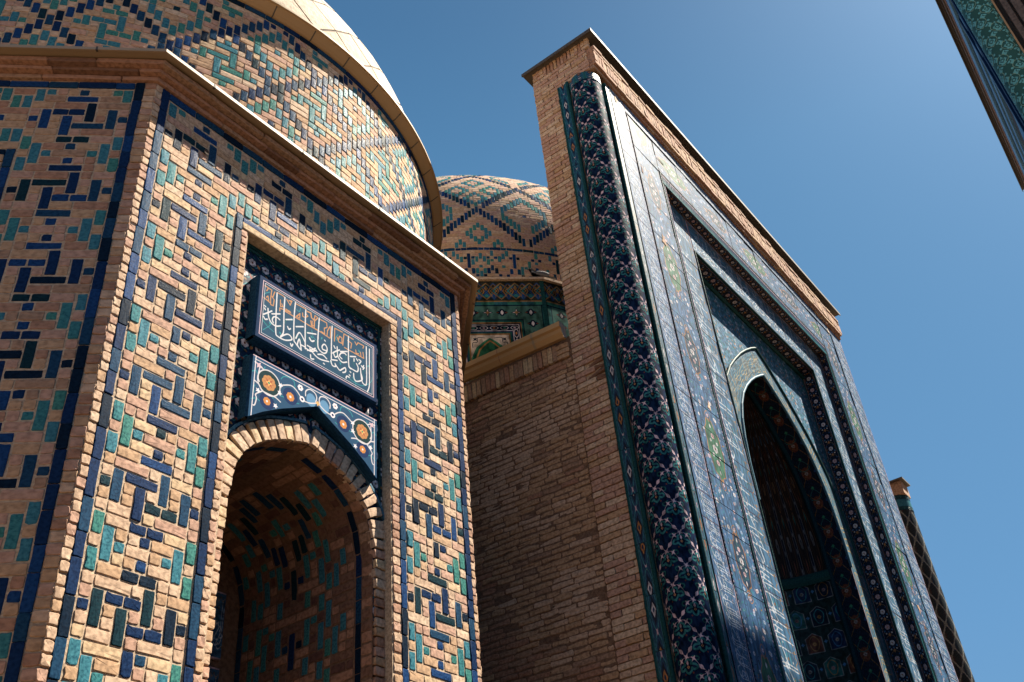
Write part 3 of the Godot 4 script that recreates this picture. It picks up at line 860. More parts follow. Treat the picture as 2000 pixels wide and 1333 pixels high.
# one face of the octagon: x = frame with u from its left edge, v = height over the eye, w outwards
func octagon_face(root: Node3D, x: Transform3D, width: float, full: bool) -> void:
	var l := []
	for k in 6:
		for c in [0, 33]:
			swastika(l, "b", c, k * 10, rng.randf() < 0.35 and k > 0); steps(l, c, k * 10)
	for c in [0, 33]: steps(l, c, 60)
	for c in [10, 22]:
		swastika(l, "b", c, 0); l.append(["t", c, 0, 1, 2]); l.append(["t", c + 8, 0, 1, 2]); l.append(["t", c + 1, 0, 1, 1]); l.append(["t", c + 7, 0, 1, 1])
		l.append(["t", c, 7, 1, 2]); l.append(["t", c + 8, 7, 1, 2]); l.append(["t", c + 1, 8, 1, 1]); l.append(["t", c + 7, 8, 1, 1])
	for q in [[9, 1], [9, 6], [19, 1], [21, 1], [20, 2], [19, 6], [21, 6], [20, 5], [31, 1], [32, 1], [31, 6], [32, 6]]: l.append(["t", q[0], q[1], 1, 2])
	var U0 := 0.122
	var place := func(c: float, r: float, wc: float, hr: float) -> Transform3D:
		return jit(x, U0 + (c + wc / 2.0) * CP - 0.007, TOP - (r + hr / 2.0) * RP, rng.randf_range(0.0008, 0.0034) + (0.005 * rng.randf() * rng.randf() if hr > 1 else 0.0))
	var skip := func(c: int, r: int) -> bool: return c >= 9 and c < 33 and r >= 9
	lay(l, 42, 62, CP, RP, place, skip, ["brick", "blue_tile", "turquoise_tile"], 0.0115, BRICKS if full else ["tan", "rose", "old", "tan", "clay", "rose"])  # shaded face: darker, redder bricks put part of its shade into colour
	# borders: outer left, outer right, top; round the niche
	var bl := ["navy", "blue", "steel", "navy", "ink"]
	tile_line(x, Vector2(0.0775, 5.58), Vector2(0.0775, 1.2), 0.056, "blue_tile", bl)
	tile_line(x, Vector2(3.052, 5.58), Vector2(3.052, 1.2), 0.056, "blue_tile", bl)
	tile_line(x, Vector2(0.108, 5.548), Vector2(3.02, 5.548), 0.056, "blue_tile", bl, 0.17, 0.26)
	tile_line(x, Vector2(0.773, 4.916), Vector2(0.773, 1.2), 0.052, "blue_tile", bl)
	tile_line(x, Vector2(2.362, 4.916), Vector2(2.362, 1.2), 0.052, "blue_tile", bl)
	tile_line(x, Vector2(0.803, 4.889), Vector2(2.332, 4.889), 0.050, "blue_tile", bl, 0.17, 0.26)
	brick_column(x, 0.023, 0.05, 1.2, 5.585, 0.004, "brick", ["buff", "rose", "tan", "pale", "buff"], 0.06)
	brick_column(x, (3.083 + width) / 2, width - 3.083, 1.2, 5.585, 0.004, "brick", ["buff", "rose", "tan", "clay"], 0.06)
	brick_column(x, 0.827, 0.05, 1.2, 4.80, 0.004, "brick", ["buff", "rose", "tan"], 0.09)
	brick_column(x, 2.295, 0.07, 1.2, 4.80, 0.004, "brick", ["buff", "rose", "tan", "clay"], 0.09)
	var s := 0.80
	while s < 2.32:                                       # lintel course over the niche
		var t := minf(rng.randf_range(0.30, 0.46), 2.335 - s)
		piece("brick", pick(["straw", "buff", "tan"]), t - 0.004, 0.058, 0.09, jit(x, s + t / 2, 4.833, 0.012, 0.002, 0.004), 0.006, 0.8)
		s += t
	# the wall behind: mortar, thick, open at the niche
	var mb := MB.new()
	var D := -x.basis.z * 0.4
	for q in [[0.0, -1.6, 0.86, 5.9], [2.25, -1.6, width, 5.9], [0.86, 4.812, 2.25, 5.9]]:
		mb.box(x * Vector3(q[0], q[1], -0.0025), x.basis.x * (q[2] - q[0]), x.basis.y * (q[3] - q[1]), D)
	put("wall_core", mb.mesh(), M.mortar, root)
	var cu := 1.556
	# ground of the niche, cut by the arch
	var sp := MB.new()
	var prof: Array[Vector2] = []
	for i in range(ARC.size() - 1, 0, -1): prof.append(Vector2(-ARC[i][0], ARC[i][1]))
	for q in ARC: prof.append(Vector2(q[0], q[1]))
	var zr := -0.085
	var uv := func(u: float, v: float) -> Vector2: return Vector2(u / 0.46, -v / 0.46)
	for i in prof.size() - 1:
		var a := prof[i]; var b := prof[i + 1]
		sp.quad(x * Vector3(cu + a.x, a.y, zr), x * Vector3(cu + b.x, b.y, zr), x * Vector3(cu + b.x, 4.86, zr), x * Vector3(cu + a.x, 4.86, zr), uv.call(a.x, a.y), uv.call(b.x, b.y), uv.call(b.x, 4.86), uv.call(a.x, 4.86))
	for q in [[0.80, cu - 0.605], [cu + 0.605, 2.31]]:
		sp.quad(x * Vector3(q[0], 2.4, zr), x * Vector3(q[1], 2.4, zr), x * Vector3(q[1], 4.86, zr), x * Vector3(q[0], 4.86, zr), uv.call(q[0] - cu, 2.4), uv.call(q[1] - cu, 2.4), uv.call(q[1] - cu, 4.86), uv.call(q[0] - cu, 4.86))
	put("niche_mosaic", sp.mesh(), M.niche_print, root)
	var frame_line := MB.new()                            # green line round the mosaic
	for q in [[0.852, 4.745, 2.257, 4.765], [2.212, 2.8, 2.230, 4.745], [0.866, 2.8, 0.884, 4.745], [0.852, 4.775, 2.257, 4.80]]:
		frame_line.box(x * Vector3(q[0], q[1], zr + 0.008), x.basis.x * (q[2] - q[0]), x.basis.y * (q[3] - q[1]), -x.basis.z * 0.01)
	put("green_border", frame_line.mesh(), M.teal_moulding, root)
	# voussoirs along the arch
	var arch: Array[Vector2] = [Vector2(0.605, 2.62)]
	for i in range(ARC.size() - 1, -1, -1): arch.append(Vector2(ARC[i][0], ARC[i][1]))
	var L := 0.0
	for i in arch.size() - 1: L += arch[i].distance_to(arch[i + 1])
	for side in [-1.0, 1.0]:
		var line_t := MB.new()
		var n := 17
		var prev := Vector2.ZERO
		for k in n + 1:
			var want := L * (k + (0.5 if k < n else 0.0)) / n
			var acc := 0.0; var at := arch[0]; var dir := Vector2(0, 1)
			for i in arch.size() - 1:
				var d := arch[i].distance_to(arch[i + 1])
				if acc + d >= want or i == arch.size() - 2:
					at = arch[i].lerp(arch[i + 1], clampf((want - acc) / d, 0, 1)); dir = (arch[i + 1] - arch[i]).normalized(); break
				acc += d
			var nn := Vector2(dir.y, -dir.x)              # away from the opening
			if k < n:
				var c := at + nn * 0.068
				var X := Vector3(nn.x * side, nn.y, 0)
				var fr := Transform3D(x.basis * Basis(X, Vector3(0, 0, 1).cross(X), Vector3(0, 0, 1)), x * Vector3(cu + c.x * side, c.y, zr + rng.randf_range(0.022, 0.034)))
				fr.basis = fr.basis * Basis.from_euler(Vector3(rng.randfn(0, 0.02), rng.randfn(0, 0.03), rng.randfn(0, 0.025)))
				piece("voussoir_brick", pick(["buff", "straw", "rose", "buff", "pale"]), 0.135, L / n - 0.009, 0.06, fr, 0.004, 1.0)
			var o := at + nn * 0.147
			if k > 0:
				var p0 := Vector2(prev.x * side, prev.y); var p1 := Vector2(o.x * side, o.y)
				if side < 0: var sw := p0; p0 = p1; p1 = sw
				var q0 := p0; var q1 := p1
				var up := Vector2(p0.y - p1.y, p1.x - p0.x).normalized() * 0.018
				if up.y < 0: up = -up
				line_t.box(x * Vector3(cu + q0.x, q0.y, zr + 0.022), x.basis * Vector3(q1.x - q0.x, q1.y - q0.y, 0), x.basis * Vector3(up.x, up.y, 0), -x.basis.z * 0.025)
			prev = o
		put("turquoise_arch_line", line_t.mesh(), M.aqua_line, root)
	brick_column(x, 0.900, 0.095, 1.2, 2.62, zr + 0.02, "brick", ["buff", "rose", "tan"], 0.06)
	brick_column(x, 2.210, 0.085, 1.2, 2.62, zr + 0.02, "brick", ["buff", "rose", "clay", "tan"], 0.06)
	# inscription panel and arch panel stand out from the niche ground
	var bev := 0.012
	for which in 2:
		var poly: Array[Vector2] = []
		if which == 0: poly = [Vector2(0.992, 3.992), Vector2(2.110, 3.992), Vector2(2.110, 4.504), Vector2(0.992, 4.504)]
		else: poly = [Vector2(0.992, 3.37), Vector2(1.10, 3.452), Vector2(1.242, 3.540), Vector2(1.40, 3.622), Vector2(1.551, 3.70), Vector2(1.702, 3.622), Vector2(1.86, 3.540), Vector2(2.002, 3.452), Vector2(2.110, 3.37), Vector2(2.110, 3.84), Vector2(0.992, 3.84)]
		var top: float = poly[poly.size() - 1].y
		var pm := MB.new(); var rim := MB.new()
		var pk := PackedVector2Array(poly)
		var tri := Geometry2D.triangulate_polygon(pk)
		var hgt := 0.512 if which == 0 else 0.5
		for i in range(0, tri.size(), 3):
			var q: Array[Vector2] = [poly[tri[i]], poly[tri[i + 1]], poly[tri[i + 2]]]
			if (q[1] - q[0]).cross(q[2] - q[0]) < 0: q.reverse()
			var uvs: Array[Vector2] = []
			for e in q: uvs.append(Vector2((e.x - 0.992) / 1.118, (top - e.y) / hgt))
			pm.tri(x * Vector3(q[0].x, q[0].y, 0.0), x * Vector3(q[1].x, q[1].y, 0.0), x * Vector3(q[2].x, q[2].y, 0.0), uvs[0], uvs[1], uvs[2])
		var mid := Vector2(1.551, (poly[0].y + top) / 2)
		for i in poly.size():
			var a := poly[i]; var b := poly[(i + 1) % poly.size()]
			var nrm := Vector2(b.y - a.y, a.x - b.x).normalized() * bev
			var a2 := a + nrm; var b2 := b + nrm
			rim.quad(x * Vector3(a2.x, a2.y, -0.014), x * Vector3(b2.x, b2.y, -0.014), x * Vector3(b.x, b.y, 0.0), x * Vector3(a.x, a.y, 0.0))
			rim.quad(x * Vector3(a2.x, a2.y, zr - 0.01), x * Vector3(b2.x, b2.y, zr - 0.01), x * Vector3(b2.x, b2.y, -0.014), x * Vector3(a2.x, a2.y, -0.014))
		var pn := put("inscription_panel" if which == 0 else "arch_panel", pm.mesh(), M.inscription_print if which == 0 else M.arch_panel_print, root)
		if full: pn.set_meta("label", "deep blue tile panel with white script and orange kufic letters" if which == 0 else "blue tile panel over the arch with white scrolls and orange rosettes")
		put("panel_rim", rim.mesh(), M.steel, pn)
	if not full: return
	# the deep arched niche: pointed vault of patterned brick
	var vault := MB.new()
	var sec: Array[Vector2] = [Vector2(0.605, -1.6)]
	for q in arch.slice(1): sec.append(q)
	var full_sec: Array[Vector2] = []
	for q in sec: full_sec.append(q)
	for i in range(sec.size() - 2, -1, -1): full_sec.append(Vector2(-sec[i].x, sec[i].y))
	for i in full_sec.size() - 1:
		var a := full_sec[i]; var b := full_sec[i + 1]
		vault.quad(x * Vector3(cu + a.x, a.y, zr), x * Vector3(cu + a.x, a.y, -1.45), x * Vector3(cu + b.x, b.y, -1.45), x * Vector3(cu + b.x, b.y, zr))
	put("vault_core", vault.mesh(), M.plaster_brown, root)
	var back := MB.new()
	back.quad(x * Vector3(cu - 0.62, -1.6, -1.42), x * Vector3(cu + 0.62, -1.6, -1.42), x * Vector3(cu + 0.62, 3.5, -1.42), x * Vector3(cu - 0.62, 3.5, -1.42))
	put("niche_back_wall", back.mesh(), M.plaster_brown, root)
	for q in [[-0.46, 2.48, 0.46, 2.96], [-0.46, 1.95, 0.46, 2.42]]:
		var pb := MB.new()
		pb.box(x * Vector3(cu + q[0], q[1], -1.395), x.basis.x * (q[2] - q[0]), x.basis.y * (q[3] - q[1]), -x.basis.z * 0.03)
		put("dark_panel", pb.mesh(), M.inner_script, root)
	for side in [1.0, -1.0]:
		# walk up the section in courses
		var secL := 0.0
		for i in sec.size() - 1: secL += sec[i].distance_to(sec[i + 1])
		var start := 2.9                                    # from the bottom of the section to height 1.3
		var rows := int((secL - start) / RP)
		var vl := []
		for k in [9, 16, 23]:
			vl.append(["b", 7, k - 1, 1, 4]); vl.append(["b", 6, k + 1, 1, 1]); vl.append(["b", 8, k + 1, 1, 1])
		for k in 4:
			for d in [-1, 1]:
				vl.append(["b", 7 + d * (k + 1), 26 + k, 1, 3]); vl.append(["b", 7 + d * (4 - k), 30 + k, 1, 3])
		vl.append(["t", 7, 29, 1, 3]); vl.append(["t", 6, 30, 1, 1]); vl.append(["t", 8, 30, 1, 1])
		for k in [2, 9, 16, 23]:
			for m in [[3, 0, 3], [2, 2, 3], [1, -1, 3], [4, 3, 1], [11, 0, 3], [12, 2, 3], [13, -1, 3], [10, 3, 1], [14, 1, 2], [0, 3, 2], [3, 4, 1], [11, 4, 2], [5, 1, 3], [9, 1, 3], [5, 5, 2], [9, 5, 2], [2, 6, 2], [12, 6, 2]]:
				vl.append(["t", m[0], k + m[1], 1, m[2]])
		for m in [[11, 29, 3], [12, 31, 3], [13, 29, 3], [3, 29, 3], [2, 31, 3], [10, 32, 2], [1, 28, 2], [14, 32, 2]]: vl.append(["t", m[0], m[1], 1, m[2]])
		var at := func(c: float, r: float, wc: float, hr: float) -> Transform3D:
			var want: float = start + (r + hr / 2.0) * RP
			var acc := 0.0
			for i in sec.size() - 1:
				var d := sec[i].distance_to(sec[i + 1])
				if acc + d >= want or i == sec.size() - 2:
					var p := sec[i].lerp(sec[i + 1], clampf((want - acc) / d, 0, 1)); var t := (sec[i + 1] - sec[i]).normalized()
					var Vv := Vector3(t.x * side, t.y, 0); var Wv := Vector3(-t.y * side, t.x, 0)
					var Uv := Vv.cross(Wv)
					var fr := Transform3D(x.basis * Basis(Uv, Vv, Wv), x * Vector3(cu + p.x * side, p.y, -1.355 + (c + wc / 2.0) * CP if side > 0 else -0.245 - (c + wc / 2.0) * CP))
					return jit(fr, 0, 0, 0.006)
				acc += d
			return x
		var none := func(_c: int, _r: int) -> bool: return false
		lay(vl, 16, rows, CP, RP, at, none, ["vault_brick", "vault_blue_tile", "vault_turquoise_tile"], 0.016, ["clay", "umber", "dark_brown", "umber", "clay"])  # vault laid in darker browns than the faces
		# reveal courses in front, blue lines at both ends of the pattern
		for r in int((secL - 2.9) / 0.075):
			var w3: float = (2.9 + r * 0.075 - start) / RP
			var f1: Transform3D = at.call(0, w3, 1, 1.1)
			var dz := x.basis.z
			var o1: Vector3 = f1.origin + dz * ((-0.138 - (-1.355 + CP / 2)) if side > 0 else (-0.138 - (-0.245 - CP / 2)))
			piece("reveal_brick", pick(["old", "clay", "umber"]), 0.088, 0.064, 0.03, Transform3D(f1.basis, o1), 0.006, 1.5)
		for r in int((secL - 2.9) / 0.16):
			var w4: float = (2.9 + r * 0.16 - start) / RP
			for zz in [-0.212, -1.385]:
				var f2: Transform3D = at.call(0, w4, 1, 2.4)
				var o2: Vector3 = f2.origin + x.basis.z * ((zz - (-1.355 + CP / 2)) if side > 0 else (zz - (-0.245 - CP / 2)))
				piece("vault_blue_tile", pick(["navy", "ink", "steel"]), 0.05, 0.155, 0.03, Transform3D(f2.basis, o2), 0.004, 0.5)

func mausoleum() -> void:
	var root := thing("octagonal_mausoleum", Vector3(3.8, 0, -7.5), "brick octagonal mausoleum with blue and turquoise key patterns, arched niche and pale dome", "mausoleum")
	var B := Vector2(2.228, -4.2); var C := Vector2(5.355, -4.2)
	var th := deg_to_rad(46.6)
	var A := B + Vector2(-cos(th), -sin(th)) * 3.157; var E := C + Vector2(0.7071, -0.7071) * 2.4
	var lit_x := frame(P(B.x, 0, B.y), Vector3(1, 0, 0), Vector3(0, 0, 1))
	octagon_face(root, lit_x, 3.127, true)
	var left_x := frame(P(A.x, 0, A.y), Vector3(cos(th), 0, sin(th)), Vector3(-sin(th), 0, cos(th)))
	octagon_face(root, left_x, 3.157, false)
	# the niche of the shaded face is closed by a plain panel of the same mosaic; the sides behind are plain brickwork
	var nb := MB.new()
	nb.box(left_x * Vector3(0.9, -1.6, -0.09), left_x.basis.x * 1.32, left_x.basis.y * 4.9, -left_x.basis.z * 0.2, Vector2(0, 0), Vector2(2.4, 9))
	put("niche_infill", nb.mesh(), M.plaster_brown, root)
	var bw := MB.new()
	bw.quad(P(C.x, -1.6, C.y), P(E.x, -1.6, E.y), P(E.x, 5.9, E.y), P(C.x, 5.9, C.y))
	bw.quad(P(E.x, -1.6, E.y), P(6.6, -1.6, -11), P(6.6, 5.9, -11), P(E.x, 5.9, E.y))
	bw.quad(P(6.6, -1.6, -11), P(0.2, -1.6, -10.4), P(0.2, 5.9, -10.4), P(6.6, 5.9, -11))
	bw.quad(P(0.2, -1.6, -10.4), P(A.x, -1.6, A.y), P(A.x, 5.9, A.y), P(0.2, 5.9, -10.4))
	for tri in [[A, B, C], [A, C, E], [A, E, Vector2(6.6, -11)], [A, Vector2(6.6, -11), Vector2(0.2, -10.4)]]:
		bw.tri(P(tri[0].x, 5.85, tri[0].y), P(tri[1].x, 5.85, tri[1].y), P(tri[2].x, 5.85, tri[2].y))
	put("side_wall", bw.mesh(), M.mortar, root)
	var rx := frame(P(C.x, 0, C.y), Vector3(0.7071, 0, -0.7071), Vector3(0.7071, 0, 0.7071))
	for r in 70:
		var s := 0.02 + (0.08 if r % 2 else 0.0)
		while s < 2.3:
			piece("brick", pick(["tan", "buff", "rose"]), 0.19, 0.053, 0.03, jit(rx, s + 0.1, 5.55 - r * RP, 0.008), 0.004, 1.0)
			s += 0.205
	# corbelled courses under the eave
	var faces := [[A, B], [B, C], [C, E]]
	var offs := func(o: float) -> Array:
		var n: Array[Vector2] = []
		for f in faces:
			var d: Vector2 = (f[1] - f[0]).normalized(); n.append(Vector2(-d.y, d.x))
		var r: Array[Vector2] = []
		r.append(A + n[0] * o)
		for i in 2:
			var nm: Vector2 = (n[i] + n[i + 1]).normalized()
			r.append([B, C][i] + nm * (o / nm.dot(n[i])))
		r.append(E + n[2] * o)
		return r
	for k in 3:
		var o: float = [0.030, 0.075, 0.122][k]; var y: float = [5.606, 5.640, 5.675][k]; var h: float = [0.036, 0.030, 0.040][k]
		var line: Array = offs.call(o)
		for i in 3:
			var a: Vector2 = line[i]; var b: Vector2 = line[i + 1]
			var d := (b - a).normalized(); var L := a.distance_to(b)
			var fx := frame(P(a.x, 0, a.y), Vector3(d.x, 0, d.y), Vector3(-d.y, 0, d.x))
			var s := 0.0
			while s < L - 0.01:
				var t: float = minf(rng.randf_range(0.30, 0.62), L - s)
				if L - s - t < 0.12: t = L - s
				piece("cornice_brick", pick(["clay", "old", "clay", "old", "umber"]), t - 0.002, h, 0.16, jit(fx, s + t / 2, y, rng.randf_range(-0.004, 0.004), 0.003, 0.008), 0.007, 1.0)
				# underside of the course
				s += t
	var eave := MB.new()
	var e0: Array = offs.call(0.185); var e1: Array = offs.call(0.09); var e2: Array = offs.call(-0.45); var e3: Array = offs.call(0.170)
	for i in 3:
		eave.quad(P(e0[i].x, 5.692, e0[i].y), P(e0[i + 1].x, 5.692, e0[i + 1].y), P(e0[i + 1].x, 5.720, e0[i + 1].y), P(e0[i].x, 5.720, e0[i].y))
		eave.quad(P(e0[i].x, 5.720, e0[i].y), P(e0[i + 1].x, 5.720, e0[i + 1].y), P(e2[i + 1].x, 5.80, e2[i + 1].y), P(e2[i].x, 5.80, e2[i].y))
		eave.quad(P(e3[i].x, 5.693, e3[i].y), P(e3[i + 1].x, 5.693, e3[i + 1].y), P(e0[i + 1].x, 5.692, e0[i + 1].y), P(e0[i].x, 5.692, e0[i].y))
		eave.quad(P(e1[i].x, 5.710, e1[i].y), P(e1[i + 1].x, 5.710, e1[i + 1].y), P(e3[i + 1].x, 5.710, e3[i + 1].y), P(e3[i].x, 5.710, e3[i].y))
		eave.quad(P(e3[i + 1].x, 5.693, e3[i + 1].y), P(e3[i].x, 5.693, e3[i].y), P(e3[i].x, 5.710, e3[i].y), P(e3[i + 1].x, 5.710, e3[i + 1].y))
	var ev := put("metal_eave", eave.mesh(), M.sheet_metal, root)
	for i in 3:
		for t in [0.12, 0.37, 0.62, 0.86]:
			var a: Vector2 = e0[i].lerp(e0[i + 1], t); var d: Vector2 = (e0[i + 1] - e0[i]).normalized(); var w := Vector2(-d.y, d.x)
			var sm := MB.new()
			sm.box(P(a.x + w.x * 0.002, 5.689, a.y + w.y * 0.002), Vector3(d.x, 0, d.y) * 0.014, Vector3(0, 0.034, 0), Vector3(-w.x, 0, -w.y) * 0.02)
			put("seam", sm.mesh(), M.dark_metal, ev)
	# unseen wall left of the lane, added to shade the left face
	var an := MB.new()
	an.box(P(-14.0, -1.6, -4.7), Vector3(12.6, 0, 0), Vector3(0, 8.2, 0), Vector3(0, 0, -1.0))
	put("unseen_shade_wall", an.mesh(), M.old, root)
	# putlog holes: flat discs, the dark inside painted as colour
	for q in [[0.437, 5.255], [1.852, 5.020], [2.575, 5.172]]:
		var hb := MB.new()
		for k in 8:
			var a0 := TAU * k / 8; var a1 := TAU * (k + 1) / 8
			hb.tri(lit_x * Vector3(q[0], q[1], 0.019), lit_x * Vector3(q[0] + cos(a0) * 0.02, q[1] + sin(a0) * 0.024, 0.019), lit_x * Vector3(q[0] + cos(a1) * 0.02, q[1] + sin(a1) * 0.024, 0.019))
		put("putlog_hole", hb.mesh(), M.hole, root)
	drum(root)
	commit(root, {"brick": "brickwork", "blue_tile": "blue_tilework", "turquoise_tile": "turquoise_tilework", "vault_brick": "vault_brickwork"})

func lathe(prof: Array, n: int, a0: float, a1: float, c: Vector3, repeat_u := 1.0) -> ArrayMesh:     # profile [r, y] turned about the axis at c; angles from +z towards +x; runs upwards
	var mb := MB.new()
	for i in prof.size() - 1:
		var p: Array = prof[i]; var q: Array = prof[i + 1]
		var sl := Vector2(q[0] - p[0], q[1] - p[1])
		var nr := Vector2(sl.y, -sl.x).normalized()
		for k in n:
			var s0 := lerpf(a0, a1, float(k) / n); var s1 := lerpf(a0, a1, float(k + 1) / n)
			var f := func(pp: Array, s: float) -> Vector3: return c + Vector3(sin(s) * pp[0], pp[1], cos(s) * pp[0])
			var g := func(s: float) -> Vector3: return Vector3(sin(s) * nr.x, nr.y, cos(s) * nr.x)
			var v0: float = p[2] if p.size() > 2 else 0.0
			var v1: float = q[2] if q.size() > 2 else 1.0
			var u0 := repeat_u * k / n; var u1 := repeat_u * (k + 1) / n
			mb.squad([f.call(p, s0), f.call(p, s1), f.call(q, s1), f.call(q, s0)], [g.call(s0), g.call(s1), g.call(s1), g.call(s0)], [Vector2(u0, v0), Vector2(u1, v0), Vector2(u1, v1), Vector2(u0, v1)])
	return mb.mesh()

func drum(root: Node3D) -> void:
	var c := P(3.88, 0, -7.515)
	var R := 3.30
	put("drum_core", lathe([[R - 0.003, 5.4], [R - 0.003, 7.44]], 128, -PI, PI, c), M.mortar, root)
	var cp := 0.0605; var rp := 0.0625
	var c0 := -72; var cols := 130; var rows := 30; var ytop := 7.345
	var l := []
	# two families of steps cross every 14 columns; the crossing near (-1.49, 6.62) fixes their place
	var rx := int(round((ytop - 6.62) / rp)); var cx := int(round(-1.49 / cp)) - c0
	for c_ in cols:
		for fam in 2:
			for r in range(-2, rows):
				var d := (r - rx) - (c_ - cx) if fam == 0 else (r - rx) + (c_ - cx)
				if posmod(d, 14) == 0:
					var near := posmod((c_ - cx) + (r - rx) * (1 if fam == 0 else -1), 14)
					l.append(["b", c_, r, 1, 2])
	for i in range(-8, 9):
		for j in range(-4, 5):
			var cc := cx + i * 7; var rr := rx + j * 7
			if posmod(i + j, 2) == 0: continue
			if posmod(i, 2) == 1:
				for t in [[0, -4, 1, 1], [-1, -3, 3, 1], [1, -2, 1, 3], [-3, -1, 1, 2], [-2, -1, 3, 1], [-4, 0, 1, 1], [-1, 0, 1, 3], [0, 1, 3, 1], [3, 0, 1, 2], [4, 1, 1, 1], [-1, 3, 3, 1], [0, 4, 1, 1]]: l.append(["t", cc + t[0], rr + t[1], t[2], t[3]])
			else:
				for k in 4:
					for s in ([0] if k == 0 else [-1, 1]):
						l.append(["t", cc + s * k, rr - 4 + k, 1, 2]); l.append(["t", cc + s * k, rr + 4 - k, 1, 2])
				l.append(["t", cc - 4, rr, 1, 1]); l.append(["t", cc + 4, rr, 1, 1])
				l.append(["t", cc, rr, 1, 1] if posmod(i + j, 4) == 1 else ["b", cc, rr, 1, 1])
	var place := func(cc: float, r: float, wc: float, hr: float) -> Transform3D:
		var s: float = (c0 + cc + wc / 2.0) * cp / R
		var W := Vector3(sin(s), 0, cos(s))
		var U := Vector3(cos(s), 0, -sin(s))
		return jit(Transform3D(Basis(U, Vector3(0, 1, 0), W), c + W * R), 0, ytop - (r + hr / 2.0) * rp, rng.randf_range(0.0005, 0.003) + (0.003 * rng.randf() if hr > 1 else 0.0))
	var none := func(_c: int, _r: int) -> bool: return false
	lay(l, cols, rows, cp, rp, place, none, ["brick", "blue_tile", "turquoise_tile"], 0.009)
	var s := c0 * cp
	while s < (c0 + cols) * cp:                            # blue line under the gutter
		var t := rng.randf_range(0.15, 0.24); var a := (s + t / 2) / R
		var W := Vector3(sin(a), 0, cos(a))
		piece("blue_tile", pick(["navy", "ink", "steel"]), t - 0.005, 0.052, 0.03, Transform3D(Basis(Vector3(cos(a), 0, -sin(a)), Vector3(0, 1, 0), W), c + W * (R + 0.008) + Vector3(0, 7.378, 0)), 0.004, 0.6)
		s += t
	for q in [[0.545, 7.20], [0.60, 6.86], [1.42, 7.02], [1.60, 6.5]]:  # putlog holes as flat discs, their inner shade painted dark
		var a: float = q[0] / R; var W := Vector3(sin(a), 0, cos(a)); var U := Vector3(cos(a), 0, -sin(a))
		var hb := MB.new(); var o: Vector3 = c + W * (R + 0.017) + Vector3(0, q[1], 0)
		for k in 8:
			var b0 := TAU * k / 8; var b1 := TAU * (k + 1) / 8
			hb.tri(o, o + U * cos(b0) * 0.019 + Vector3(0, sin(b0) * 0.022, 0), o + U * cos(b1) * 0.019 + Vector3(0, sin(b1) * 0.022, 0))
		put("putlog_hole", hb.mesh(), M.hole, root)
	var gut := put("drum_gutter", lathe([[R + 0.006, 7.402], [R + 0.024, 7.404], [R + 0.052, 7.424], [R + 0.098, 7.464], [R + 0.118, 7.467], [R + 0.119, 7.486], [R + 0.10, 7.494], [R - 0.05, 7.53]], 144, -PI, PI, c), M.gutter_brown, root)
	for k in 30:                                          # standing seams of the gutter
		var a := -1.6 + k * 0.115
		var W := Vector3(sin(a), 0, cos(a)); var U := Vector3(cos(a), 0, -sin(a))
		var sb := MB.new()
		sb.box(c + W * (R + 0.028) + U * -0.005 + Vector3(0, 7.401, 0), U * 0.010, Vector3(0, 0.060, 0) + W * 0.070, -W * 0.02)
		put("seam", sb.mesh(), M.dark_metal, gut)
	# dome: lozenge tiles over a dark core
	var yc := 7.4; var ra := 3.285; var rb := 3.19
	var prof := []
	for k in 33:
		var f := PI / 2 * k / 32
		prof.append([cos(f) * ra, yc + sin(f) * rb])
	var dome := put("dome", lathe(prof, 96, -PI, PI, c), M.dome_joint, root)
	var N := 40; var rowsd := 17
	var pt := func(a: float, f: float, e: float) -> Vector3: return c + Vector3(sin(a) * cos(f) * (ra + e), yc + sin(f) * (rb + e), cos(a) * cos(f) * (ra + e))
	for r in range(0, rowsd):
		var f0 := r * 0.088; var f1 := (r + 1) * 0.088; var f2 := (r + 2) * 0.088
		if f2 > 1.5: break
		for k in N:
			var a := TAU * (k + 0.5 * (r % 2)) / N
			var aa := wrapf(a, -PI, PI)
			if aa < -1.35 or aa > 2.2: continue
			var ha := TAU / N / 2 * 0.945
			var mb := MB.new()
			var e := 0.006 + rng.randf_range(-0.002, 0.002)
			var g := 0.945
			# a lozenge in four triangles with its own thickness
			var top: Vector3 = pt.call(a, f1 + (f2 - f1) * g, e); var bot: Vector3 = pt.call(a, f1 - (f1 - f0) * g, e)
			var lf: Vector3 = pt.call(a - ha, f1, e); var rt: Vector3 = pt.call(a + ha, f1, e)
			var mid: Vector3 = pt.call(a, f1, e + 0.002)
			var nm := func(aq: float, fq: float) -> Vector3: return Vector3(sin(aq) * cos(fq) / ra, sin(fq) / rb, cos(aq) * cos(fq) / ra).normalized()
			var cs := [bot, rt, top, lf]
			var ns := [nm.call(a, f0), nm.call(a + ha, f1), nm.call(a, f2), nm.call(a - ha, f1)]
			for q in 4:
				var q2 := (q + 1) % 4
				for z in [[mid, nm.call(a, f1)], [cs[q2], ns[q2]], [cs[q], ns[q]]]:
					mb.v.append(z[0]); mb.n.append(z[1]); mb.t.append(Vector2.ZERO)
				var ia: Vector3 = cs[q] - ns[q] * 0.03; var ib: Vector3 = cs[q2] - ns[q2] * 0.03
				mb.quad(ia, ib, cs[q2], cs[q])
			put("dome_tile", mb.mesh(), M.dome_tile if rng.randf() < 0.7 else M.dome_tile_warm, dome)
# ------------------------------------------------------------------ great tiled portal on the right; its plan is in units of 3.4 m from the eye
const S := 3.4
func Q(x: float, y: float, z: float) -> Vector3: return P(x * S, y * S, z * S)

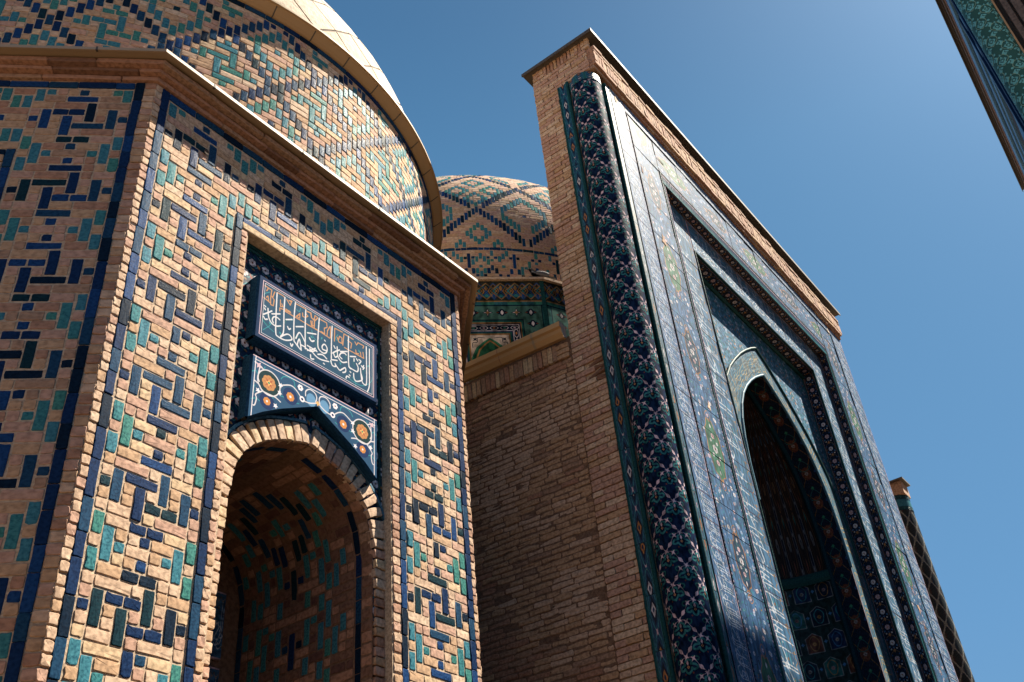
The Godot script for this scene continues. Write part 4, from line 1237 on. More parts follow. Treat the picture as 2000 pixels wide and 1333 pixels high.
# a run of printed tile panels with fine joints, each set a little differently; along = +1 up, 0 across. u of the print runs along the band.
func band(root: Node3D, called: String, m: String, x0: float, y0: float, x1: float, y1: float, z: float, upright: bool, period: float, step := 0.086, thick := 0.03) -> void:
	var L := (y1 - y0) if upright else (x1 - x0)
	var n := maxi(1, int(round(L / step)))
	var shift := rng.randf()
	for i in n:
		var a := L * i / n; var b := L * (i + 1) / n
		var mb := MB.new()
		var tl := Vector3(rng.randfn(0, 0.0035), rng.randfn(0, 0.0035), 0)
		var g := 0.0011
		var ua := (a / period + shift); var ub := (b / period + shift)
		if upright:
			# print turned a quarter: its x runs down the band
			var o := Q(x0 + g, y0 + a + g, z); var U := Vector3((x1 - x0 - 2 * g) * S, 0, tl.y * (x1 - x0) * S); var V := Vector3(0, (b - a - 2 * g) * S, tl.x * (b - a) * S)
			mb.quad(o, o + U, o + U + V, o + V, Vector2(-ua, 1), Vector2(-ua, 0), Vector2(-ub, 0), Vector2(-ub, 1))
			for e in [[o, o + U], [o + U, o + U + V], [o + U + V, o + V], [o + V, o]]:
				var d := Vector3(0, 0, -thick * S)
				mb.quad(e[1], e[0], e[0] + d, e[1] + d, Vector2(-ua, 0), Vector2(-ua, 0), Vector2(-ua, 0), Vector2(-ua, 0))
		else:
			var o := Q(x0 + a + g, y0 + g, z); var U := Vector3((b - a - 2 * g) * S, 0, tl.y * (b - a) * S); var V := Vector3(0, (y1 - y0 - 2 * g) * S, tl.x * (y1 - y0) * S)
			mb.quad(o, o + U, o + U + V, o + V, Vector2(ua, 1), Vector2(ub, 1), Vector2(ub, 0), Vector2(ua, 0))
			for e in [[o, o + U], [o + U, o + U + V], [o + U + V, o + V], [o + V, o]]:
				var d := Vector3(0, 0, -thick * S)
				mb.quad(e[1], e[0], e[0] + d, e[1] + d, Vector2(ua, 0), Vector2(ua, 0), Vector2(ua, 0), Vector2(ua, 0))
		put(called, mb.mesh(), M[m], root)

func bar(root: Node3D, called: String, m: String, a: Vector3, b: Vector3, r: float, n := 8) -> MeshInstance3D:      # a round moulding from a to b (in local metres)
	var mb := MB.new()
	var d := (b - a).normalized(); var s := (Vector3.UP if absf(d.y) < 0.9 else Vector3.BACK).cross(d).normalized(); var t := d.cross(s)
	for k in n:
		var c0 := s * cos(TAU * k / n) + t * sin(TAU * k / n); var c1 := s * cos(TAU * (k + 1) / n) + t * sin(TAU * (k + 1) / n)
		mb.squad([a + c0 * r, a + c1 * r, b + c1 * r, b + c0 * r], [c0, c1, c1, c0], [Vector2(0, 0), Vector2(1, 0), Vector2(1, 1), Vector2(0, 1)])
	return put(called, mb.mesh(), M[m], root)

const PARC := [[0.0, 2.215], [0.05, 2.186], [0.11, 2.148], [0.17, 2.103], [0.23, 2.05], [0.285, 1.99], [0.33, 1.92], [0.365, 1.84], [0.388, 1.75], [0.402, 1.64], [0.405, 1.50]]
const POUT := [[0.0, 2.352], [0.06, 2.318], [0.13, 2.272], [0.20, 2.220], [0.28, 2.150], [0.35, 2.082], [0.41, 2.005], [0.46, 1.92], [0.495, 1.80], [0.515, 1.66], [0.52, 1.50]]
const YB := -0.47                # ground in portal units

func portal() -> void:
	var root := thing("tiled_portal", Vector3(11.4, 0, -3.9), "tall portal faced with glossy blue mosaic, with arabesque corner column and pointed arch", "portal")
	var cx := 3.3675
	# masonry behind the facing
	var core := MB.new()
	for q in [[2.19, YB, 2.80, 2.95, -1.039, -1.258], [3.936, YB, 4.468, 2.95, -1.039, -1.258], [2.19, 2.502, 4.468, 3.105, -1.039, -1.258]]:
		core.box(Q(q[0], q[1], q[4]), Vector3((q[2] - q[0]) * S, 0, 0), Vector3(0, (q[3] - q[1]) * S, 0), Vector3(0, 0, (q[5] - q[4]) * S))
	put("wall_core", core.mesh(), M.plaster_brown, root)
	# facing: outer script band, medallion band, inner script band
	band(root, "tile_panel", "outer_script", 2.270, 1.0, 2.373, 2.945, -1.0, true, 0.47)
	band(root, "tile_panel", "outer_script", 2.270, YB, 2.373, 1.0, -1.0, true, 0.47, 0.5)
	band(root, "tile_panel", "outer_script", 4.317, 1.0, 4.470, 2.945, -1.0, true, 0.60)
	band(root, "tile_panel", "outer_script", 4.317, YB, 4.470, 1.0, -1.0, true, 0.60, 0.5)
	band(root, "tile_panel", "outer_script", 2.375, 2.893, 4.315, 2.945, -1.0, false, 0.24)
	band(root, "tile_panel", "medallion_print", 2.380, 1.0, 2.562, 2.888, -1.0, true, 0.72)
	band(root, "tile_panel", "medallion_print", 2.380, YB, 2.562, 1.0, -1.0, true, 0.72, 0.5)
	band(root, "tile_panel", "medallion_print", 4.134, 1.0, 4.312, 2.888, -1.0, true, 0.72)
	band(root, "tile_panel", "medallion_print", 4.134, YB, 4.312, 1.0, -1.0, true, 0.72, 0.5)
	band(root, "tile_panel", "medallion_print", 2.566, 2.722, 4.130, 2.888, -1.0, false, 0.72)
	band(root, "tile_panel", "inner_script", 2.600, 1.0, 2.808, 2.66, -1.036, true, 0.94, 0.086, 0.012)
	band(root, "tile_panel", "inner_script", 2.600, YB, 2.808, 1.0, -1.036, true, 0.94, 0.5, 0.012)
	band(root, "tile_panel", "inner_script", 3.928, 1.0, 4.10, 2.66, -1.036, true, 0.80, 0.086, 0.012)
	band(root, "tile_panel", "inner_script", 3.928, YB, 4.10, 1.0, -1.036, true, 0.80, 0.5, 0.012)
	band(root, "tile_panel", "inner_script", 2.812, 2.497, 3.924, 2.66, -1.036, false, 0.80, 0.086, 0.012)
	# dark fillets between the bands, standing proud or sunk
	for q in [[2.3765, YB, 2.3765, 2.890], [4.3145, YB, 4.3145, 2.890], [2.3765, 2.8905, 4.3145, 2.8905]]:
		bar(root, "fillet", "ink", Q(q[0], q[1], -1.001), Q(q[2], q[3], -1.0), 0.0035 * S)
	for q in [[2.572, YB, 2.572, 2.716], [4.124, YB, 4.124, 2.716], [2.572, 2.716, 4.124, 2.716]]:
		bar(root, "fillet", "teal_moulding", Q(q[0], q[1], -1.005), Q(q[2], q[3], -1.005), 0.006 * S)
	for q in [[2.812, YB, 2.812, 2.494], [3.924, YB, 3.924, 2.494], [2.812, 2.494, 3.924, 2.494]]:
		bar(root, "fillet", "teal_moulding", Q(q[0], q[1], -1.036), Q(q[2], q[3], -1.036), 0.005 * S)
	# sunk frame between: soffit and cheeks
	var step := MB.new()
	for i in 16:
		var xa0 := 2.578 + 1.54 * i / 16.0; var xa1 := 2.578 + 1.54 * (i + 1) / 16.0
		step.quad(Q(xa0, 2.664, -1.040), Q(xa1, 2.664, -1.040), Q(xa1, 2.664, -1.0), Q(xa0, 2.664, -1.0), Vector2(1, 0), Vector2(1, 1), Vector2(0, 1), Vector2(0, 0))
		step.quad(Q(xa0, 2.664, -1.0), Q(xa1, 2.664, -1.0), Q(xa1, 2.712, -1.0), Q(xa0, 2.712, -1.0), Vector2(0, 0), Vector2(0, 1), Vector2(.1, 1), Vector2(.1, 0))
	put("frame_soffit", step.mesh(), M.reveal_print, root)
	for xq in [2.566, 4.106]:
		var ch := MB.new()
		for i in 20:
			var y0 := YB + (2.71 - YB) * i / 20.0; var y1 := YB + (2.71 - YB) * (i + 1) / 20.0
			ch.quad(Q(xq + (0.028 if xq < 3 else 0.0), y0, -1.002), Q(xq + (0.028 if xq < 3 else 0.0), y0, -1.04), Q(xq + (0.028 if xq < 3 else 0.0), y1, -1.04), Q(xq + (0.028 if xq < 3 else 0.0), y1, -1.002), Vector2(0, 1), Vector2(1, 1), Vector2(1, 0), Vector2(0, 0))
			ch.quad(Q(xq, y0, -1.002), Q(xq + 0.028, y0, -1.002), Q(xq + 0.028, y1, -1.002), Q(xq, y1, -1.002), Vector2(0, 1), Vector2(.1, 1), Vector2(.1, 0), Vector2(0, 0))
		put("frame_cheek", ch.mesh(), M.reveal_print, root)
	# the great niche: soffit, cheeks, spandrel
	var zs := -1.096
	var so := MB.new()
	for i in 9:
		var x0 := 2.80 + 1.13 * i / 9.0; var x1 := 2.80 + 1.13 * (i + 1) / 9.0
		so.quad(Q(x0, 2.492, zs), Q(x1, 2.492, zs), Q(x1, 2.492, -1.037), Q(x0, 2.492, -1.037), Vector2(1, 0), Vector2(1, 1), Vector2(0, 1), Vector2(0, 0))
	put("niche_soffit", so.mesh(), M.reveal_print, root)
	bar(root, "fillet", "teal_moulding", Q(2.81, 2.482, zs + 0.006), Q(3.93, 2.482, zs + 0.006), 0.009 * S)
	for xq in [2.808, 3.928]:
		var ck := MB.new()
		for i in 24:
			var y0 := YB + (2.494 - YB) * i / 24.0; var y1 := YB + (2.494 - YB) * (i + 1) / 24.0
			ck.quad(Q(xq, y0, zs), Q(xq, y0, -1.038), Q(xq, y1, -1.038), Q(xq, y1, zs), Vector2(0, 1), Vector2(1, 1), Vector2(1, 0), Vector2(0, 0))
		put("niche_cheek", ck.mesh(), M.reveal_print, root)
	var ins: Array[Vector2] = []; var outs: Array[Vector2] = []
	for i in range(PARC.size() - 1, 0, -1): ins.append(Vector2(-PARC[i][0], PARC[i][1])); outs.append(Vector2(-POUT[i][0], POUT[i][1]))
	for i in PARC.size(): ins.append(Vector2(PARC[i][0], PARC[i][1])); outs.append(Vector2(POUT[i][0], POUT[i][1]))
	var sp := MB.new(); var ring := MB.new(); var lip := MB.new()
	var uvs := func(x: float, y: float) -> Vector2: return Vector2(x * 4.2, -y * 4.2)
	for i in ins.size() - 1:
		var a := outs[i]; var b := outs[i + 1]
		sp.quad(Q(cx + a.x, a.y, zs), Q(cx + b.x, b.y, zs), Q(cx + b.x, 2.492, zs), Q(cx + a.x, 2.492, zs), uvs.call(a.x, a.y), uvs.call(b.x, b.y), uvs.call(b.x, 2.492), uvs.call(a.x, 2.492))
		var c := ins[i]; var d := ins[i + 1]
		var u0 := i * 0.085; var u1 := (i + 1) * 0.085
		ring.quad(Q(cx + c.x, c.y, zs + 0.006), Q(cx + d.x, d.y, zs + 0.006), Q(cx + b.x, b.y, zs + 0.006), Q(cx + a.x, a.y, zs + 0.006), Vector2(u0, 1), Vector2(u1, 1), Vector2(u1, 0), Vector2(u0, 0))
		lip.quad(Q(cx + a.x, a.y, zs + 0.006), Q(cx + b.x, b.y, zs + 0.006), Q(cx + b.x, b.y, zs), Q(cx + a.x, a.y, zs))
	for sgn in [-1.0, 1.0]:
		var xa: float = cx + sgn * 0.52; var xb: float = 2.808 if sgn < 0 else 3.928
		sp.quad(Q(minf(xa, xb), YB, zs), Q(maxf(xa, xb), YB, zs), Q(maxf(xa, xb), 2.492, zs), Q(minf(xa, xb), 2.492, zs), uvs.call(minf(xa, xb) - cx, YB), uvs.call(maxf(xa, xb) - cx, YB), uvs.call(maxf(xa, xb) - cx, 2.492), uvs.call(minf(xa, xb) - cx, 2.492))
		var xi: float = cx + sgn * 0.405
		ring.quad(Q(minf(xi, xa), YB, zs + 0.006), Q(maxf(xi, xa), YB, zs + 0.006), Q(maxf(xi, xa), 1.50, zs + 0.006), Q(minf(xi, xa), 1.50, zs + 0.006), Vector2(0, 1), Vector2(0, 0), Vector2(2, 0), Vector2(2, 1))
	put("spandrel", sp.mesh(), M.spandrel_print, root)
	put("arch_ring", ring.mesh(), M.ring_script, root)
	put("arch_lip", lip.mesh(), M.teal_moulding, root)
	for e in [outs, ins]:
		for i in outs.size() - 1:
			bar(root, "arch_moulding", "aqua_line" if e == ins else "teal_moulding", Q(cx + e[i].x, e[i].y, zs + 0.008), Q(cx + e[i + 1].x, e[i + 1].y, zs + 0.008), 0.0055 * S, 6)
	# inside: patterned intrados, ribbed half dome, cells below
	var zi := -1.175
	var soff := MB.new()
	var full: Array[Vector2] = [Vector2(-0.405, YB)]
	full.append_array(ins); full.append(Vector2(0.405, YB))
	var acc := 0.0
	for i in full.size() - 1:
		var a := full[i]; var b := full[i + 1]; var l := a.distance_to(b)
		soff.quad(Q(cx + a.x, a.y, zs + 0.004), Q(cx + a.x, a.y, zi), Q(cx + b.x, b.y, zi), Q(cx + b.x, b.y, zs + 0.004), Vector2(0, acc * 8), Vector2(1, acc * 8), Vector2(1, (acc + l) * 8), Vector2(0, (acc + l) * 8))
		acc += l
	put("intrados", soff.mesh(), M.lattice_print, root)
	for i in full.size() - 1:
		bar(root, "arch_moulding", "pine", Q(cx + full[i].x * 0.99, full[i].y - 0.005, zi), Q(cx + full[i + 1].x * 0.99, full[i + 1].y - 0.005, zi), 0.011 * S, 6)
	var prof := []
	var up := 0.0
	for i in range(PARC.size() - 1, -1, -1):
		prof.append([maxf(PARC[i][0] * 0.985, 0.004) * S, (PARC[i][1] - 0.008) * S + (0.115 * S if false else 0.0), up])
		up += 0.1
	var cc := Q(cx, 0, zi)
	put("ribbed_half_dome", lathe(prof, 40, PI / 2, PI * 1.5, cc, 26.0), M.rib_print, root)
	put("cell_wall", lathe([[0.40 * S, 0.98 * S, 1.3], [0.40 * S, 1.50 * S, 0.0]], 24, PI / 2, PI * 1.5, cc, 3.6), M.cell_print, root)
	put("cell_ledge", lathe([[0.392 * S, 1.475 * S, 0.0], [0.385 * S, 1.49 * S, 0.3], [0.385 * S, 1.51 * S, 0.6], [0.395 * S, 1.52 * S, 1.0]], 24, PI / 2, PI * 1.5, cc, 2.0), M.teal_moulding, root)
	put("lower_wall", lathe([[0.40 * S, YB * S, 3.0], [0.40 * S, 0.955 * S, 0.0]], 24, PI / 2, PI * 1.5, cc, 4.0), M.reveal_print, root)
	put("lower_ledge", lathe([[0.395 * S, 0.95 * S, 0.0], [0.385 * S, 0.96 * S, 0.3], [0.385 * S, 0.975 * S, 0.6], [0.395 * S, 0.985 * S, 1.0]], 24, PI / 2, PI * 1.5, cc, 2.0), M.teal_moulding, root)
	# corner column and its borders
	var col := P(7.43, 0, -3.578)
	var shaft := Node3D.new(); shaft.name = "corner_column"; root.add_child(shaft, true)
	for i in 26:                                          # drawn tile by tile: each ring of the shaft a little off its neighbours
		var y0 := -1.6 + 11.53 * i / 26.0; var y1 := -1.6 + 11.53 * (i + 1) / 26.0 - 0.0035
		var rr := 0.19 + rng.randf_range(-0.0012, 0.0012)
		put("column_tile", lathe([[rr, y0, (9.93 - y0) / 1.22], [rr, y1, (9.93 - y1) / 1.22]], 40, -PI, PI, col, 2.0), M.column_print, shaft)
	put("shaft_core", lathe([[0.184, -1.6], [0.184, 9.93]], 24, -PI, PI, col), M.ink, shaft)
	put("column_ring", lathe([[0.192, 9.80, 1.0], [0.197, 9.81, 0.9], [0.197, 9.93, 0.1], [0.185, 9.945, 0.0]], 48, -PI, PI, col, 9.0), M.chain_print, shaft)
	var tb := MB.new()
	for i in 24:
		var y0 := -1.6 + 11.62 * i / 24.0; var y1 := -1.6 + 11.62 * (i + 1) / 24.0 - 0.006
		tb.box(P(7.318, y0, -3.902), Vector3(0, 0, 0.128), Vector3(0, y1 - y0, 0), Vector3(0.05, 0, 0), Vector2(0.0, i * 0.62), Vector2(1, i * 0.62 + 0.62))
	put("side_border", tb.mesh(), M.chain_print, root)
	bar(root, "fillet", "teal_moulding", P(7.325, -1.6, -3.905), P(7.325, 10.02, -3.905), 0.014)
	bar(root, "fillet", "teal_moulding", P(7.322, -1.6, -3.770), P(7.322, 10.02, -3.770), 0.022)
	var fb := MB.new()
	for i in 24:
		var y0 := -1.6 + 11.6 * i / 24.0; var y1 := -1.6 + 11.6 * (i + 1) / 24.0 - 0.006
		fb.box(P(7.625, y0, -3.40), Vector3(0.085, 0, 0), Vector3(0, y1 - y0, 0), Vector3(0, 0, -0.05), Vector2(0.0, i * 0.62), Vector2(1, i * 0.62 + 0.62))
	put("front_border", fb.mesh(), M.chain_print, root)
	bar(root, "fillet", "teal_moulding", P(7.602, -1.6, -3.405), P(7.602, 9.6, -3.405), 0.021)
	bar(root, "fillet", "ink", P(7.716, -1.6, -3.402), P(7.716, 10.0, -3.402), 0.010)
	# brick flank
	var fx := frame(P(7.335, 0, -4.279), Vector3(0, 0, 1), Vector3(-1, 0, 0))
	var back := MB.new()
	back.box(P(7.36, -1.6, -4.275), Vector3(0, 0, 0.62), Vector3(0, 12.1, 0), Vector3(0.3, 0, 0))
	put("flank_core", back.mesh(), M.mortar, root)
	var v := 10.42; var row := 0
	while v > -1.2:
		var h := 0.0655
		var s := 0.0; var lim := 0.372
		if v > 10.03: lim = 0.86
		var first := true
		while s < lim - 0.01:
			var t := rng.randf_range(0.17, 0.27)
			if first: t = [0.12, 0.24][row % 2]; first = false
			if s + t > lim - 0.05: t = lim - s + rng.randf_range(-0.02, 0.0)
			# a broken patch beside the border
			var gap := absf(v - 5.75) < 0.17 * rng.randf_range(0.5, 1.2) and s + t > 0.24
			if not gap: piece("brick", pick(["buff", "rose", "pale", "rose", "tan"]), t - 0.008, h - 0.0105, 0.05, jit(fx, s + t / 2, v - h / 2, rng.randf_range(0.0, 0.007), 0.008, 0.012), 0.004, 1.2)
			else: piece("brick", "umber", t, h * 0.7, 0.05, jit(fx, s + t / 2, v - h / 2, rng.randf_range(-0.012, 0.0), 0.1, 0.1), 0.008, 3.0)
			s += t
		v -= h; row += 1
	var zc := 0.02
	while zc < 0.86:                                       # soldier course and plain cornice bricks under the metal
		var t := 0.055
		if zc > 0.18 and zc < 0.62 or rng.randf() < 0.3:
			piece("soldier_brick", pick(["tan", "clay", "rose"]), t - 0.008, 0.19, 0.05, jit(fx, zc + t / 2, 10.52, rng.randf_range(0.0, 0.012), 0.01, 0.02), 0.006, 1.5)
		else:
			for k in 3: piece("brick", pick(["tan", "rose", "buff"]), t - 0.002, 0.053, 0.05, jit(fx, zc + t / 2, 10.455 + k * 0.0655, rng.randf_range(0.002, 0.012), 0.01, 0.02), 0.004, 1.4)
		zc += t
	# brick cornice along the front: stepped courses, a soldier course, the metal cap
	var fr := frame(P(7.345, 0, -3.40), Vector3(1, 0, 0), Vector3(0, 0, 1))
	var LW := (4.475 - 2.16) * S
	for k in 4:
		var y: float = 10.045 + [0.0, 0.062, 0.29, 0.345][k]
		var w0: float = [0.030, 0.062, 0.070, 0.078][k]
		var s := 0.0
		while s < LW:
			var t := minf(rng.randf_range(0.19, 0.26), LW - s + 0.001)
			piece("cornice_brick", pick(["old", "clay", "clay", "tan"]), t - 0.008, 0.055, 0.2, jit(fr, s + t / 2, y, w0 + rng.randf_range(-0.004, 0.006), 0.008, 0.015), 0.005, 1.4)
			s += t
	var s2 := 0.0
	while s2 < LW:
		piece("soldier_brick", pick(["old", "clay", "tan", "clay"]), 0.052, 0.185, 0.2, jit(fr, s2 + 0.03, 10.230, 0.066 + rng.randf_range(-0.005, 0.006), 0.015, 0.02), 0.005, 1.4)
		s2 += 0.0605
	var cb := MB.new()
	cb.box(P(7.36, 10.02, -3.385), Vector3(LW - 0.01, 0, 0), Vector3(0, 0.40, 0), Vector3(0, 0, -0.9))
	put("cornice_core", cb.mesh(), M.plaster_brown, root)
	var cap := MB.new()
	cap.box(P(7.24, 10.585, -3.265), Vector3(LW + 0.2, 0, 0), Vector3(0, 0.022, 0), Vector3(0, 0, -1.105))
	cap.box(P(7.24, 10.555, -3.265), Vector3(LW + 0.2, 0, 0), Vector3(0, 0.03, 0), Vector3(0, 0, -0.012))
	cap.box(P(7.24, 10.555, -4.37), Vector3(0, 0, 1.105), Vector3(0, 0.03, 0), Vector3(0.012, 0, 0))
	put("metal_cap", cap.mesh(), M.dark_metal, root)
	# losses in the facing, filled with plaster or left bare
	for q in [[4.292, 2.902, 0.016, 0.030, "dome_tile"], [4.318, 2.60, 0.006, 0.05, "hole"], [2.452, 2.285, 0.020, 0.034, "old"], [2.405, 2.60, 0.008, 0.03, "umber"], [2.60, 2.80, 0.05, 0.006, "hole"], [3.62, 2.93, 0.03, 0.010, "old"], [4.22, 1.42, 0.02, 0.03, "old"], [2.31, 2.905, 0.014, 0.03, "pale"], [2.50, 1.62, 0.012, 0.02, "pale"], [4.40, 1.75, 0.012, 0.02, "old"]]:
		var lb := MB.new(); var n := 7
		var ctr := Q(q[0], q[1], -0.9985)
		for k in n:
			var r0 := 0.7 + 0.3 * sin(k * 2.7 + q[0] * 9.0); var k2 := (k + 1) % n; var r1 := 0.7 + 0.3 * sin(k2 * 2.7 + q[0] * 9.0)
			lb.tri(ctr, ctr + Vector3(cos(TAU * k / n) * q[2] * r0 * S, sin(TAU * k / n) * q[3] * r0 * S, 0), ctr + Vector3(cos(TAU * k2 / n) * q[2] * r1 * S, sin(TAU * k2 / n) * q[3] * r1 * S, 0))
		put("bare_patch", lb.mesh(), M[q[4]], root)
	commit(root, {"brick": "brickwork", "cornice_brick": "cornice_brickwork", "soldier_brick": "soldier_brickwork"})

# ------------------------------------------------------------------ the mausoleum behind: brick flank with gutter, sixteen-sided drum, patterned dome
func domed_mausoleum() -> void:
	var root := thing("domed_mausoleum", Vector3(11.55, 0, -9.0), "brick mausoleum with worn wall, gutter, green tiled drum and dome of blue lozenges", "mausoleum")
	var sk := 0.066
	var wx := frame(P(7.335 - sk * 6.0, 0, -4.28 - 6.0), Vector3(sk, 0, 1.0).normalized(), Vector3(-1.0, 0, sk).normalized())
	var core := MB.new()
	core.box(wx * Vector3(0, -1.6, -0.03), wx.basis.x * 6.01, Vector3(0, 7.9, 0), -wx.basis.z * 0.6)
	core.box(P(7.6, 6.20, -14.0), Vector3(8.5, 0, 0), Vector3(0, 0.1, 0), Vector3(0, 0, 8.3))
	core.box(P(7.6, 6.20, -5.7), Vector3(1.6, 0, 0), Vector3(0, 0.1, 0), Vector3(0, 0, 1.4))
	core.box(P(15.6, -1.6, -14.0), Vector3(0, 0, 9.6), Vector3(0, 7.9, 0), Vector3(0.4, 0, 0))
	put("wall_core", core.mesh(), M.plaster_brown, root)
	var patch := FastNoiseLite.new(); patch.seed = 77; patch.frequency = 0.55; patch.fractal_octaves = 3
	var v := 6.03; var row := 0
	while v > -0.6:
		var h := 0.058
		var s: float = 2.6 + [0.0, 0.11][row % 2]
		while s < 6.0:
			var t := rng.randf_range(0.15, 0.27)
			if s + t > 5.97: t = 6.0 - s
			var pn := patch.get_noise_2d(s * 1.0, v * 1.6) + rng.randf_range(-0.18, 0.18)
			if t > 0.05 and rng.randf() > 0.028: piece("brick", "buff" if pn > 0.12 else "tan" if pn > -0.20 else "old" if pn > -0.34 else "clay", t - 0.009, h - 0.010 + rng.randf_range(-0.005, 0.002), 0.05, jit(wx, s + t / 2, v - h / 2 + rng.randf_range(-0.003, 0.003), rng.randf_range(-0.029, -0.018), 0.014, 0.02), 0.006, 2.2)
			s += t
		v -= h; row += 1
	var su := 3.2
	while su < 5.83:
		piece("soldier_brick", pick(["tan", "straw", "clay", "old"]), 0.052, 0.20, 0.06, jit(wx, su + 0.03, 6.135, rng.randf_range(0.006, 0.02), 0.012, 0.03), 0.006, 1.6)
		su += 0.0615
	for k in 3: piece("brick", "tan", 0.15, 0.05, 0.05, jit(wx, 5.91, 6.06 + k * 0.062, 0.008), 0.005, 1.4)
	# gutter of folded metal with straps
	var gp: Array[Vector2] = [Vector2(0.02, 6.245), Vector2(0.075, 6.235), Vector2(0.115, 6.285), Vector2(0.118, 6.33), Vector2(0.145, 6.345), Vector2(0.145, 6.405), Vector2(0.130, 6.408), Vector2(0.125, 6.37)]
	var gm := MB.new()
	for i in gp.size() - 1:
		var a := gp[i]; var b := gp[i + 1]
		var y0 := 0.105                                       # it falls a little towards the portal
		gm.quad(wx * Vector3(0.6, a.y + y0, a.x), wx * Vector3(5.99, a.y - 0.005, a.x), wx * Vector3(5.99, b.y - 0.005, b.x), wx * Vector3(0.6, b.y + y0, b.x))
	var gut := put("gutter", gm.mesh(), M.gutter_paint, root)
	var ge := MB.new()
	for i in range(1, gp.size() - 2): ge.tri(wx * Vector3(5.992, gp[0].y, gp[0].x), wx * Vector3(5.992, gp[i].y, gp[i].x), wx * Vector3(5.992, gp[i + 1].y, gp[i + 1].x))
	ge.tri(wx * Vector3(5.992, gp[0].y, gp[0].x), wx * Vector3(5.992, gp[5].y, gp[5].x), wx * Vector3(5.992, 6.40, 0.02))
	put("gutter_end", ge.mesh(), M.grey_metal, gut)
	for q in [4.62, 5.62, 3.6]:
		var sm := MB.new()
		var fall: float = 0.105 * (1.0 - (q - 0.6) / 5.4)
		for i in 5:
			var a := gp[i] + Vector2(0.004, -0.004); var b := gp[i + 1] + Vector2(0.004, -0.004)
			sm.quad(wx * Vector3(q, a.y + fall, a.x), wx * Vector3(q + 0.03, a.y + fall, a.x), wx * Vector3(q + 0.03, b.y + fall, b.x), wx * Vector3(q, b.y + fall, b.x))
		put("gutter_strap", sm.mesh(), M.sheet_metal, gut)
	var jm := MB.new()
	for i in 5:
		var a := gp[i] + Vector2(0.002, -0.002); var b := gp[i + 1] + Vector2(0.002, -0.002)
		jm.quad(wx * Vector3(5.18, a.y + 0.015, a.x), wx * Vector3(5.19, a.y + 0.015, a.x), wx * Vector3(5.19, b.y + 0.015, b.x), wx * Vector3(5.18, b.y + 0.015, b.x))
	put("gutter_joint", jm.mesh(), M.clay, gut)
	# drum: sixteen tiled sides
	var c := Vector2(11.55, -9.0); var ap := 4.115; var w := 2 * ap * tan(PI / 16)
	for k in 16:
		var a := deg_to_rad(137.0 + 22.5 * k)              # from +x towards +z
		var W := Vector3(cos(a), 0, sin(a)); var U := Vector3(sin(a), 0, -cos(a))
		if W.dot(Vector3(-0.8, 0, 0.6)) < -0.3: continue
		var mid := P(c.x, 0, c.y) + W * ap
		var fm := MB.new()
		fm.box(mid - U * (w / 2 - 0.012) + Vector3(0, 6.3, 0), U * (w - 0.024), Vector3(0, 2.60, 0), -W * 0.25, Vector2(0.5 - w / 2 / 1.64, 0), Vector2(0.5 + w / 2 / 1.64, 1))
		var fp := put("drum_side", fm.mesh(), M.facet_print, root)
		var pl := MB.new()                                   # narrow pilaster on the corner
		var cr := mid + U * (w / 2)
		pl.box(cr - U * 0.055 + Vector3(0, 6.3, 0) + W * 0.006, U * 0.055, Vector3(0, 2.60, 0), -W * 0.06)
		put("pilaster", pl.mesh(), M.teal_moulding, fp)
	var led := MB.new(); var dk := MB.new()
	for k in 16:
		var a0 := deg_to_rad(137.0 + 22.5 * k - 11.25); var a1 := a0 + deg_to_rad(22.5)
		var r0 := (ap + 0.045) / cos(PI / 16); var r1 := (ap - 0.4) / cos(PI / 16)
		var o := P(c.x, 0, c.y)
		var p0 := o + Vector3(cos(a0), 0, sin(a0)) * r0; var p1 := o + Vector3(cos(a1), 0, sin(a1)) * r0
		var q0 := o + Vector3(cos(a0), 0, sin(a0)) * r1; var q1 := o + Vector3(cos(a1), 0, sin(a1)) * r1
		led.quad(p1 + Vector3(0, 8.90, 0), p0 + Vector3(0, 8.90, 0), p0 + Vector3(0, 8.94, 0), p1 + Vector3(0, 8.94, 0))
		led.quad(p1 + Vector3(0, 8.94, 0), p0 + Vector3(0, 8.94, 0), q0 + Vector3(0, 8.96, 0), q1 + Vector3(0, 8.96, 0))
		led.quad(q1 + Vector3(0, 8.90, 0), q0 + Vector3(0, 8.90, 0), p0 + Vector3(0, 8.90, 0), p1 + Vector3(0, 8.90, 0))
	put("ledge", led.mesh(), M.pale, root)
	# dome
	var prof := [[4.02, 8.9], [4.03, 9.2], [4.06, 9.6], [4.08, 10.0]]
	for k in range(1, 25):
		var f := PI / 2 * k / 24
		prof.append([maxf(4.08 * cos(f), 0.01), 10.0 + 3.16 * sin(f)])
	var o3 := P(c.x, 0, c.y)
	put("dome_core", lathe(prof, 96, -PI, PI, o3), M.mortar, root)
	var arc_len: Array[float] = [0.0]
	for i in prof.size() - 1: arc_len.append(arc_len[i] + Vector2(prof[i][0], prof[i][1]).distance_to(Vector2(prof[i + 1][0], prof[i + 1][1])))
	var cp := 0.0545; var rp := 0.0525
	var a_mid := atan2(-0.80, 0.60)                         # dome is patterned over the half that faces the lane
	var cols := 220; var rows := 84
	var l := []
	var face := func(col: float, d: float) -> float: return a_mid + (col - cols / 2.0) * cp / 4.05 + d
	# base band: two dark lines with a key between; rows count upwards from the ledge
	for r in [1, 11]:
		for q in range(0, cols, 3): l.append(["b", q, r, 3, 1])
